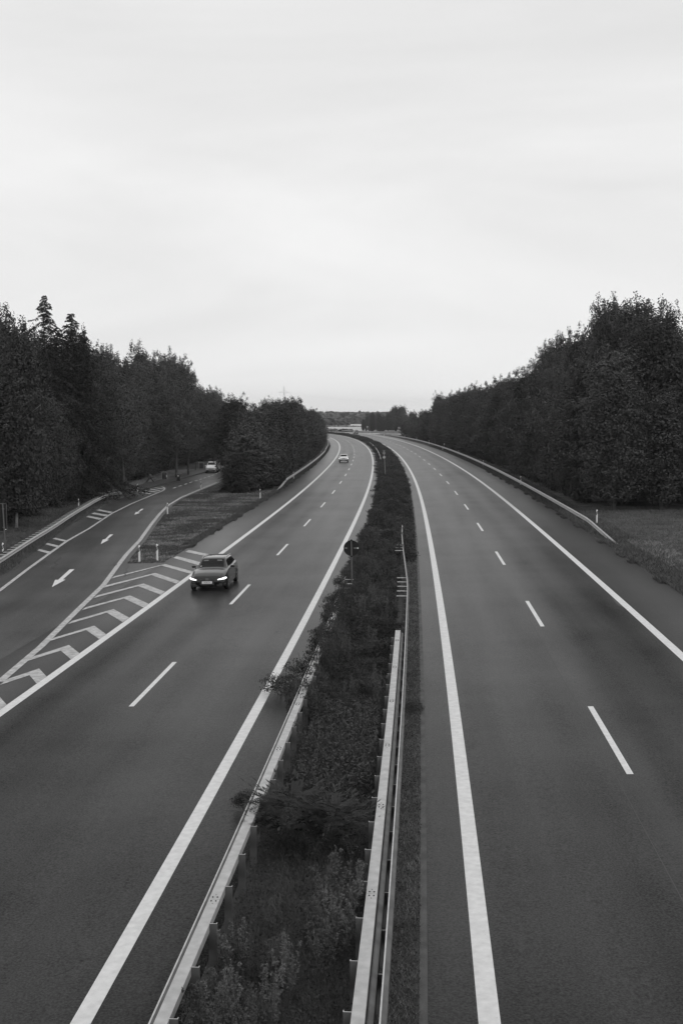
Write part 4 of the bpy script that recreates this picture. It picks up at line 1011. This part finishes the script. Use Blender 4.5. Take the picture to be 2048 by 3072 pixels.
# spruces and other landmark trees
def landmark(px, top, y_, proto, rs_, label, name='spruce', cat='tree'):
    x_ = (px-1024)/F_PX*y_; Ht = (CAM_H + (Y_HOR-top)*y_/F_PX)/(1.0 if name == 'spruce' else 1.11); return tree(x_, y_, proto, Ht, rs_, label, None, name, cat)
landmark(145, 862, 118, SPR[0], .95, 'tallest spruce with a slender spire on the left skyline')
landmark(221, 918, 121, SPR[1], 1.1, 'second, broader spruce just right of the tallest spire on the left')
landmark(258, 968, 124, SPR[0], 1.0, 'shorter spruce leaning out at the right foot of the spruce pair')
landmark(180, 960, 122, SPR[1], 1.1, 'dark spruce shoulder between the two spires on the left', 'spruce')
landmark(82, 945, 116, SPR[1], .6, 'thin small spruce tip left of the tallest spire')
landmark(370, 1023, 136, AIRY[0], 1.0, 'airy oak with sky showing through its crown on the left skyline', 'oak_tree')
landmark(318, 1018, 133, AIRY[1], .8, 'slim airy oak left of the gappy crown on the left skyline', 'oak_tree')
landmark(530, 1046, 165, AIRY[1], 1.0, 'airy oak with a ragged crown above the right end of the left wood', 'oak_tree')
landmark(565, 1075, 172, AIRY[0], .8, 'thin drooping tree ending the tall left wood above the exit road', 'oak_tree')
landmark(795, 1172, 205, TREES[6], .6, 'loose treetop over the island shrubs on the left', 'broadleaf_tree')
landmark(6, 888, 104, TREES[1], .8, 'tall broad treetop at the left picture edge', 'broadleaf_tree')
landmark(48, 928, 108, TREES[3], .7, 'rounded treetop between the left picture edge and the spruces', 'broadleaf_tree')
landmark(676, 1385, 131.5, SPR[1], 1.5, 'young spruce with spreading boughs at the left tip of the wooded island')
landmark(700, 1350, 134, SPR[0], 1.3, 'second young spruce among the bushes at the tip of the wooded island')
landmark(1640, 1040, 141, AIRY[0], .85, 'airy tree with gaps in its crown leaning out on the right skyline', 'broadleaf_tree')
landmark(1806, 915, 106, TREES[4], .62, 'pointed treetop crowning the highest part of the right wood', 'broadleaf_tree')
landmark(1999, 912, 100, TREES[2], .62, 'round treetop standing out near the right picture edge', 'broadleaf_tree')
# pale birch limbs in the left wood
x_, y_ = -.272*92, 92
t = thing('birch_tree', 'birch with thin pale leaning stems in the left wood near the picture edge', 'tree', (x_, y_, gz(x_, y_)))
for (a, z0, b_, z1) in ((0, 8.4, 1.8, 9.6), (.2, 8.9, 1.3, 10.0), (-.2, 9.5, .7, 11.0), (-.3, 11.6, .8, 13.4)):
    b = MB(); b.cyl((a, -.2, z0), (b_, -.8, z1), .028, .015, n=5); b.build('limb', M['birch'], t)
b = MB(); b.cyl((-.5, 0, 0), (-.2, 0, 8.9), .12, .05, n=7); b.cyl((-.2, 0, 8.9), (.1, 0, 14), .05, .02, n=7); b.build('trunk', M['birch'], t)
obj('crown', TREES[5][0], t).scale = (.8, .8, .95)

# ------------------------------------------------------------ distant wood, hedge line, pylon
def blobs(name, spots, label, m):
    Q = []
    for (x, y, z, hgt, r) in spots:
        n = 60; dd = unit(n); dd[:, 2] = np.abs(dd[:, 2]); P_ = np.array((x, y, z)) + dd*np.array((r, r, hgt))*NR.uniform(.75, 1.05, (n, 1))
        Q.append(leaf_quads(P_, dd + np.array((0, 0, .4)), r*1.0, .5, .8))
    return tag(obj(name, fast_mesh(name, np.concatenate(Q), 4, m)), label, 'wood', kind='stuff')
sp = []
for k in range(900):
    y = 1230 + 1500*(k/900)**1.2; x = rnd.uniform(-.045, .045)*y + 10
    px = cam_px(x, y)
    if 1035 < px and y < 1260: y += 60
    hg = (10 if y < 1500 else 13)*rnd.uniform(.8, 1.1) + (y-1230)*.0011*2
    sp.append((x, y, 0, hg, rnd.uniform(4, 7)))
for k in range(60): sp.append((rnd.uniform(-.03, .0045)*1000 - 2, 1000+rnd.uniform(0, 60), 0, rnd.uniform(4.5, 8)*.9, 5))
blobs('distant_wood', sp, 'grey hazy wood on the horizon behind the fields', M['far'])
sp = [(x, 893+rnd.uniform(-2, 2), .1, rnd.uniform(.35, .8), 1.6) for x in np.arange(-34, 60, 1.6)]
blobs('field_hedge', sp, 'thin dark hedge line between the two pale fields', M['leaf'])
sp = []
for k in range(50):
    p = PT(610+rnd.uniform(-25, 60), 12.9+rnd.uniform(0, 3)); sp.append((p[0], p[1], p[2], rnd.uniform(.6, 1.3), 1.3))
blobs('verge_scrub', sp, 'low scrub on the outer verge of the far bend', M['leaf'])
px_, d_ = 853, 1500; x_ = (px_-1024)/F_PX*d_
t = thing('pylon', 'faint electricity pylon rising behind the trees left of the bend', 'pylon', (x_, d_, 0))
b = MB(); Ht = CAM_H + (Y_HOR-1157)*d_/F_PX
for sx in (-1, 1):
    for sy in (-1, 1): b.cyl((sx*3.5, sy*3.5, 0), (sx*.5, sy*.5, Ht*.8), .22, n=4); b.cyl((sx*.5, sy*.5, Ht*.8), (0, 0, Ht), .18, n=4)
for k in range(10):
    z0, z1 = Ht*.8*k/10, Ht*.8*(k+1)/10; w0, w1 = 3.5-3*k/10, 3.5-3*(k+1)/10
    for sy in (-1, 1): b.cyl((-w0, sy*w0, z0), (w1, sy*w1, z1), .1, n=3); b.cyl((w0, sy*w0, z0), (-w1, sy*w1, z1), .1, n=3)
b.build('lattice_tower', M['pale_grey'], t)
zt = CAM_H + (Y_HOR-1178)*d_/F_PX
b = MB(); b.cyl((-6.6, 0, zt), (6.6, 0, zt), .2, n=4); b.cyl((-6.6, 0, zt), (0, 0, zt+2.4), .14, n=4); b.cyl((6.6, 0, zt), (0, 0, zt+2.4), .14, n=4); b.build('cross_arm', M['pale_grey'], t)
for k, dx in ((0, -6.4), (2, 6.4)):
    b = MB(); a = Vector((x_+dx, d_, zt if dx else Ht)); e = Vector((x_+dx+230, d_+100, (zt if dx else Ht)-6)); pr = a
    for i in range(1, 25):
        u = i/24; q = a.lerp(e, u) - Vector((0, 0, 12*4*u*(1-u)*.6)); b.cyl(pr, q, .03, n=3, cap=False); pr = q
    tag(b.build('power_line', M['pale_grey']), ['left arm', 'topmost', 'right arm'][k] + ' power line sagging from the distant pylon towards the right', 'power line')

# ------------------------------------------------------------ low plants
def shrub_mesh(Rr, Hh, n, size, m, jit=.7):
    nc = max(6, int(n/60)); Q = []
    for k in range(nc):
        a = NR.uniform(0, 6.28); rr = Rr*math.sqrt(NR.uniform(0, 1))*.8; z = Hh*(1-(rr/Rr)**2*.7)*NR.uniform(.35, 1)
        dd = unit(60); dd[:, 2] = np.abs(dd[:, 2])*.8
        P_ = np.array((rr*math.cos(a), rr*math.sin(a), z*.75)) + dd*np.array((.30, .30, .24))*Rr*NR.uniform(.4, 1.1, (60, 1)); P_[:, 2] = np.maximum(P_[:, 2], .03)
        Q.append(leaf_quads(P_, dd+np.array((0, 0, .5)), size, jit, .5))
    return fast_mesh('foliage', np.concatenate(Q), 4, m)
def stems_mesh(Rr, Hh, n, m=None):
    b = MB()
    for k in range(n):
        a = NR.uniform(0, 6.28); r0 = Rr*.3*NR.uniform(0, 1); r1 = Rr*NR.uniform(.2, .8)
        b.cyl((r0*math.cos(a), r0*math.sin(a), -.02), (r1*math.cos(a), r1*math.sin(a), Hh*NR.uniform(.6, .9)), .012, .005, n=4, cap=False)
    return mesh('stems', b.V, b.F, m or M['bark'])
def mugwort(Hh, n):
    """tall spiky weed: upright stems with short side twigs of tiny leaves"""
    Q = []
    for k in range(n):
        a = NR.uniform(0, 6.28); lean = NR.uniform(.05, .38); L_ = Hh*NR.uniform(.65, 1.0); b0 = np.array((NR.uniform(-.12, .12), NR.uniform(-.12, .12), 0))
        dv = np.array((math.cos(a)*lean, math.sin(a)*lean, 1.)); dv /= np.linalg.norm(dv); side = np.array((-math.sin(a), math.cos(a), 0))*.006
        Q.append(np.stack([b0-side, b0+side, b0+dv*L_+side*.3, b0+dv*L_-side*.3]))
        for j in range(int(26*L_)):
            t_ = NR.uniform(.25, 1.0); p = b0 + dv*L_*t_; aa = NR.uniform(0, 6.28); tl = (.20*(1.05-t_)+.035)
            tw = np.array((math.cos(aa)*.6, math.sin(aa)*.6, .85)); tw /= np.linalg.norm(tw)
            m_ = int(7*tl/.12)+3; tt = NR.uniform(.1, 1, (m_, 1)); Q.append(leaf_quads(p + tw*tl*tt + NR.normal(0, .008, (m_, 3)), np.tile((0, 0, 1.), (m_, 1)), .042, 1.0, .36))
    return fast_mesh('stalks', np.concatenate(Q), 4, M['weed_l'])
SH = [(shrub_mesh(1.0, 1.0, 2600, .075, M['weed']), stems_mesh(1, 1, 14)), (shrub_mesh(1.0, .9, 2200, .09, M['leaf']), stems_mesh(1, .9, 12)), (shrub_mesh(1.0, 1.1, 2600, .065, M['weed']), stems_mesh(1, 1.1, 14))]
MW = [mugwort(1.15, 9), mugwort(1.0, 7), mugwort(1.3, 11)]
def bush_at(s_, o_, r_, h_, label, group=None, k=None, name='median_shrub'):
    p = PT(s_, o_); k = rnd.randrange(3) if k is None else k
    t = thing(name, label, 'shrub', (p[0], p[1], p[2]), rnd.uniform(0, 6.28), group); t.scale = (r_, r_, h_)
    obj('foliage', SH[k][0], t); obj('stems', SH[k][1], t); return t
def weed_at(s_, o_, k_, label, group):
    p = PT(s_, o_); t = thing('tall_weed', label, 'weed', (p[0], p[1], p[2]), rnd.uniform(0, 6.28), group); t.scale = (k_, k_, k_); obj('stalks', rnd.choice(MW), t); return t
# big pinnate bush between the near rails
def pinnate_mesh():
    Q = []
    for k in range(240):
        a = NR.uniform(0, 6.28); el = NR.uniform(.1, 1.2); L_ = NR.uniform(.30, .48); r0 = NR.uniform(.1, .75)
        b0 = np.array((math.cos(a)*r0, math.sin(a)*r0, .95*math.sqrt(max(0, 1-r0*r0*.75))*NR.uniform(.55, 1))); dv = np.array((math.cos(a)*math.cos(el*.5), math.sin(a)*math.cos(el*.5), NR.uniform(-.25, .75)))
        sd_ = np.array((-math.sin(a), math.cos(a), 0))
        for j in range(8):
            t_ = (j+1)/9; p = b0 + dv*L_*t_ - np.array((0, 0, .14*t_*t_))
            for sg in (-1, 1):
                e = p + sd_*sg*.092*(1-.5*t_) + dv*.04; w_ = dv*.018
                Q.append(np.stack([p, (p+e)/2 - w_, e, (p+e)/2 + w_]))
        e = b0 + dv*L_; Q.append(np.stack([e, e+dv*.05+sd_*.025, e+dv*.12, e+dv*.05-sd_*.025]))
    return fast_mesh('foliage', np.concatenate(Q), 4, M['weed'])
PIN = pinnate_mesh()
for s_, o_, r_, h_, lab in ((16.0, -2.60, 1.05, 1.1, 'large dark bush with feathery leaves pushing over the left box beam rail'), (15.8, -1.85, .85, .95, 'smaller feathery bush filling the middle of the median next to the big one')):
    p = PT(s_, o_); t = thing('feathery_bush', lab, 'shrub', (p[0], p[1], p[2]), 1.0); t.scale = (r_, r_, h_); obj('foliage', PIN, t); obj('stems', SH[0][1], t)
bush_at(28.3, -4.2, .85, .72, 'bush sprawling from the median over the left inner edge line', None, 0)
bush_at(29.8, -3.5, .95, 1.0, 'bush swallowing the left box beam rail beside the sprawling one', None, 2)
for s_ in np.arange(24.5, 44, .95): bush_at(s_, -3.33+rnd.uniform(-.08, .22), rnd.uniform(.42, .62), rnd.uniform(1.1, 1.5), 'leafy shrub growing over the left box beam rail beyond the sprawling bush', 'shrubs growing over the left rail')
for k in range(46): bush_at(rnd.uniform(18, 31), rnd.uniform(-3.0, -1.4), rnd.uniform(.35, .6), rnd.uniform(.35, .65), 'low leafy clump between feathery bush and taller median shrubs', 'low clumps in the middle of the median', name='median_weed')
bush_at(18.2, -3.85, .34, .5, 'small tuft of leaves on the road side of the left box beam rail', None, 0, 'roadside_weed')
bush_at(26.0, -.52, .34, .45, 'small dark weed tuft at the right carriageway gutter', None, 1, 'roadside_weed')
for s_ in np.arange(30.5, 60, 1.9):
    for o_ in (-3.3, -2.5, -1.7):
        if o_ > -3 or s_ > 32: bush_at(s_+rnd.uniform(-.6, .6), o_+rnd.uniform(-.25, .25), rnd.uniform(.55, .85), rnd.uniform(.75, 1.3)*(1 if o_ < -3 or s_ > 36 else .65), 'dense dark shrub, %s side of the median, %s the round sign' % ('left' if o_ < -3 else 'middle' if o_ < -2 else 'right', 'well before' if s_ < 38 else 'just before' if s_ < 46.5 else 'just behind'), 'median shrubs around the round sign')
s_ = 60.0
while s_ < 150:
    for o_ in (-3.05, -2.1, -1.3):
        bush_at(s_+rnd.uniform(-.8, .8), o_+rnd.uniform(-.2, .2), rnd.uniform(.7, 1.15), rnd.uniform(.6, 1.45), 'low shrub, %s side of the median, %s the round sign' % ('left' if o_ < -3 else 'middle' if o_ < -2 else 'right', 'just beyond' if s_ < 85 else 'well beyond' if s_ < 115 else 'far beyond'), 'median shrubs beyond the round sign')
    s_ += 3.4
while s_ < 640:
    st = 4 + (s_-150)*.012
    for o_ in (-3.1, -1.6):
        bush_at(s_+rnd.uniform(-.8, .8), o_+rnd.uniform(-.2, .2), rnd.uniform(1.2, 1.6)*(1+(s_-150)*.0008), rnd.uniform(.8, 1.3) if s_ > 250 else rnd.uniform(.6, 1.0), 'shrub of the hedge-like median in the far bend', 'median shrubs in the far bend')
    s_ += st
for k in range(34):
    s_ = rnd.uniform(6.0, 12.6); o_ = rnd.uniform(-3.0, -1.45)
    weed_at(s_, o_, rnd.uniform(.6, 1.0), 'tall spiky median weed %s, %s' % ('near the left rail' if o_ < -2.5 else 'midway between rails' if o_ < -1.9 else 'near the right rail', 'at the bottom picture edge' if s_ < 8.5 else 'before the feathery bush' if s_ > 11 else 'midway to the feathery bush'), 'tall weeds in the near median')
for s_, o_, kk in ((12.4, -1.35, 1.1), (12.6, -1.75, 1.1), (11.6, -1.3, 1.0), (12.0, -1.55, 1.15)):
    weed_at(s_, o_, kk, 'pale tall weed leaning over the right box beam rail', 'pale weeds leaning over the right box beam rail')

for k in range(26):
    s_ = rnd.uniform(19, 58); weed_at(s_, rnd.uniform(-3.0, -1.3), rnd.uniform(.7, 1.1), 'pale seeding weed standing among the median shrubs %s the round sign' % ('well before' if s_ < 38 else 'close to'), 'seeding weeds among the median shrubs')
def blades(name, label, cat, pos, h, wd, m, lean=.5):
    n = len(pos); a = NR.uniform(0, 2*np.pi, n); hh = h*NR.uniform(.4, 1.3, n); z0 = pos[:, 2]
    u = np.c_[np.cos(a), np.sin(a), np.zeros(n)]*wd/2; l_ = np.c_[NR.normal(0, lean, n)*hh, NR.normal(0, lean, n)*hh, hh]
    V = np.stack([pos-u, pos+u, pos+l_], 1).reshape(-1, 3); o = obj(name, fast_mesh(name, V, 3, m)); return tag(o, label, cat, kind='stuff')
def scatter_so(n, s0, s1, o0, o1, dz=-.01, bias=1.0):
    s = s0 + (s1-s0)*NR.uniform(0, 1, n)**bias; o = NR.uniform(o0, o1, n); h = np.interp(s, SS, HD)
    x = np.interp(s, SS, CX)+o*np.cos(h); y = np.interp(s, SS, CY)-o*np.sin(h)
    return np.c_[x, y, np.interp(s, SS, ZT)+np.interp(s, SS, XT)*np.clip(o, -30, 17)+dz]
# median ground cover, near part: leaves on the ground
def cover(name, label, pos, h, size, m, asp=.45, up=.8):
    P_ = pos.copy(); P_[:, 2] += h*NR.uniform(0, 1, len(P_))**1.3
    return tag(obj(name, fast_mesh(name, leaf_quads(P_, np.tile((0, 0, up), (len(P_), 1)), size, .8, asp), 4, m)), label, 'ground cover', kind='stuff')
cover('ground_cover', 'low dark weeds covering the median between the guardrails', scatter_so(90000, 4, 60, -3.3, -1.15, bias=1.4), .28, .05, M['weed'])
cover('ground_cover', 'pale upright leaves in the median beyond the feathery bush', scatter_so(12000, 18.6, 25.5, -3.0, -1.3), .62, .085, M['weed_l'], .22, .1)
cover('ground_cover', 'weeds on the narrow verge beside the right gutter', scatter_so(42000, 4, 90, -.98, -.29, bias=1.5), .13, .045, M['weed'])
cover('ground_cover', 'weeds over the median floor further away', scatter_so(60000, 58, 330, -3.85, -.32, bias=1.3), .45, .13, M['weed'])
blades('grass', 'thin grass blades standing in the near median', 'grass', scatter_so(16000, 4, 40, -3.3, -1.2, bias=1.5), .34, .008, M['grassb'], .35)
blades('grass', 'short grass along the edge of the right gutter', 'grass', scatter_so(16000, 4, 90, -.8, -.27, bias=1.5), .12, .008, M['dryg'])
def filt(P_, f): return P_[np.array([f(x, y) for x, y in P_[:, :2]])]
# right verge and meadow
blades('grass', 'dark rough grass strip between the right carriageway and the guardrail', 'grass', np.r_[scatter_so(60000, 36, 300, 10.9, 13.2, bias=1.6), (lambda q: q[np.sin(q[:, 1]*1.9)+np.sin(q[:, 1]*.73) > .8])(scatter_so(26000, 36, 160, 10.66, 10.95, bias=1.5))], .17, .035, M['grassb'], .7)
pr = scatter_so(70000, 36, 88, 12.2, 32, bias=1.0); pr = pr[(np.sin(pr[:, 0]*.9 - pr[:, 1]*.42) + np.sin(pr[:, 0]*.37+1)*.6 + NR.normal(0, .5, len(pr)) > .35)]
blades('grass', 'mown meadow with dry streaks right of the guardrail', 'grass', pr, .10, .03, M['dryg'], .9)
pq = scatter_so(14000, 34, 67, 12.35, 14.0); pq = pq[(np.sin(pq[:, 1]*1.3)+np.sin(pq[:, 0]*2.3)*.8+NR.normal(0, .5, len(pq)) > -.2)]
blades('grass', 'band of pale dry grass running on from the near end of the right guardrail', 'grass', pq, .13, .04, M['dryg'], .9)
blades('grass', 'dark mown grass right of the guardrail', 'grass', scatter_so(70000, 36, 92, 11.5, 32), .11, .03, M['grassb'], .8)
# island
n = 90000; Y = NR.uniform(66.5, 134, n); U_ = NR.uniform(0, 1, n); xa = np.interp(Y, ry2, rx2)+.45; s__, _ = SO(np.zeros(n), Y); h__ = np.interp(s__, SS, HD)
xb = np.interp(s__, SS, CX) - 14.68*np.cos(h__) + .0; X = xa + (xb-xa)*U_; ok = xb > xa + .05; X, Y = X[ok], Y[ok]; P_ = np.c_[X, Y, GZ(X, Y)-.03]
blades('grass', 'mown grass of the island between exit road and carriageway', 'grass', P_, .085, .035, M['grassb'], .9)
blades('grass', 'dry pale grass streaks on the island', 'grass', P_[(np.sin(P_[:, 1]*.41-P_[:, 0]*.55+np.sin(P_[:, 0]*.8+P_[:, 1]*.21)*1.6)+.8*np.sin(P_[:, 1]*.93+P_[:, 0]*.61+np.sin(P_[:, 1]*.33)*2)+.5*np.sin(P_[:, 1]*2.3-P_[:, 0]*1.2)+NR.normal(0, .7, len(P_)) > .75)], .10, .04, M['dryg'], 1.0)
blades('grass', 'dark grass fringe along the left edge of the main road', 'grass', np.r_[scatter_so(26000, 70, 340, -15.3, -14.6, bias=1.5), (lambda q: q[np.sin(q[:, 1]*1.7)+np.sin(q[:, 1]*.61) > .9])(scatter_so(16000, 60, 200, -14.7, -14.42, bias=1.5))], .16, .04, M['grassb'], .6)
# exit road verge and bank under the rail
n = 60000; Y = NR.uniform(45, 122, n); xa = np.interp(Y, ly, lx); X = xa - NR.uniform(0, 1, n)**1.2*5.5 + .05; P_ = np.c_[X, Y, GZ(X, Y)-.03]
blades('grass', 'rough grass under and behind the guardrail of the exit road', 'grass', P_, .17, .035, M['grassb'], .6)
n = 9000; Y = NR.uniform(60, 122, n); X = np.interp(Y, ly, lx) + NR.normal(-.05, .13, n); P_ = np.c_[X, Y, GZ(X, Y)-.03]
blades('grass', 'dry grass fringe on the left edge of the exit road', 'grass', P_, .08, .03, M['dryg'], .9)
n = 30000; Y = NR.uniform(118, 190, n); X = -23.5 - NR.uniform(0, 4, n); P_ = np.c_[X, Y, GZ(X, Y)-.03]
blades('grass', 'grass between the rest area path and the left wood', 'grass', P_, .14, .04, M['dryg'], .8)

# ------------------------------------------------------------ air
b = MB(); b.box(-3600, 3600, -80, 3950, -2.5, 62)
hz_ = b.build('haze', None); tag(hz_, 'thin grey haze over the far fields and woods', 'haze', kind='stuff')
m = bpy.data.materials.new('haze'); m.use_nodes = True; t = m.node_tree; t.nodes.clear()
o_ = t.nodes.new('ShaderNodeOutputMaterial'); v = t.nodes.new('ShaderNodeVolumePrincipled'); v.inputs['Color'].default_value = (1, 1, 1, 1); v.inputs['Density'].default_value = 0.00012; v.inputs['Anisotropy'].default_value = 0.0
t.links.new(v.outputs[0], o_.inputs['Volume']); hz_.data.materials.append(m)
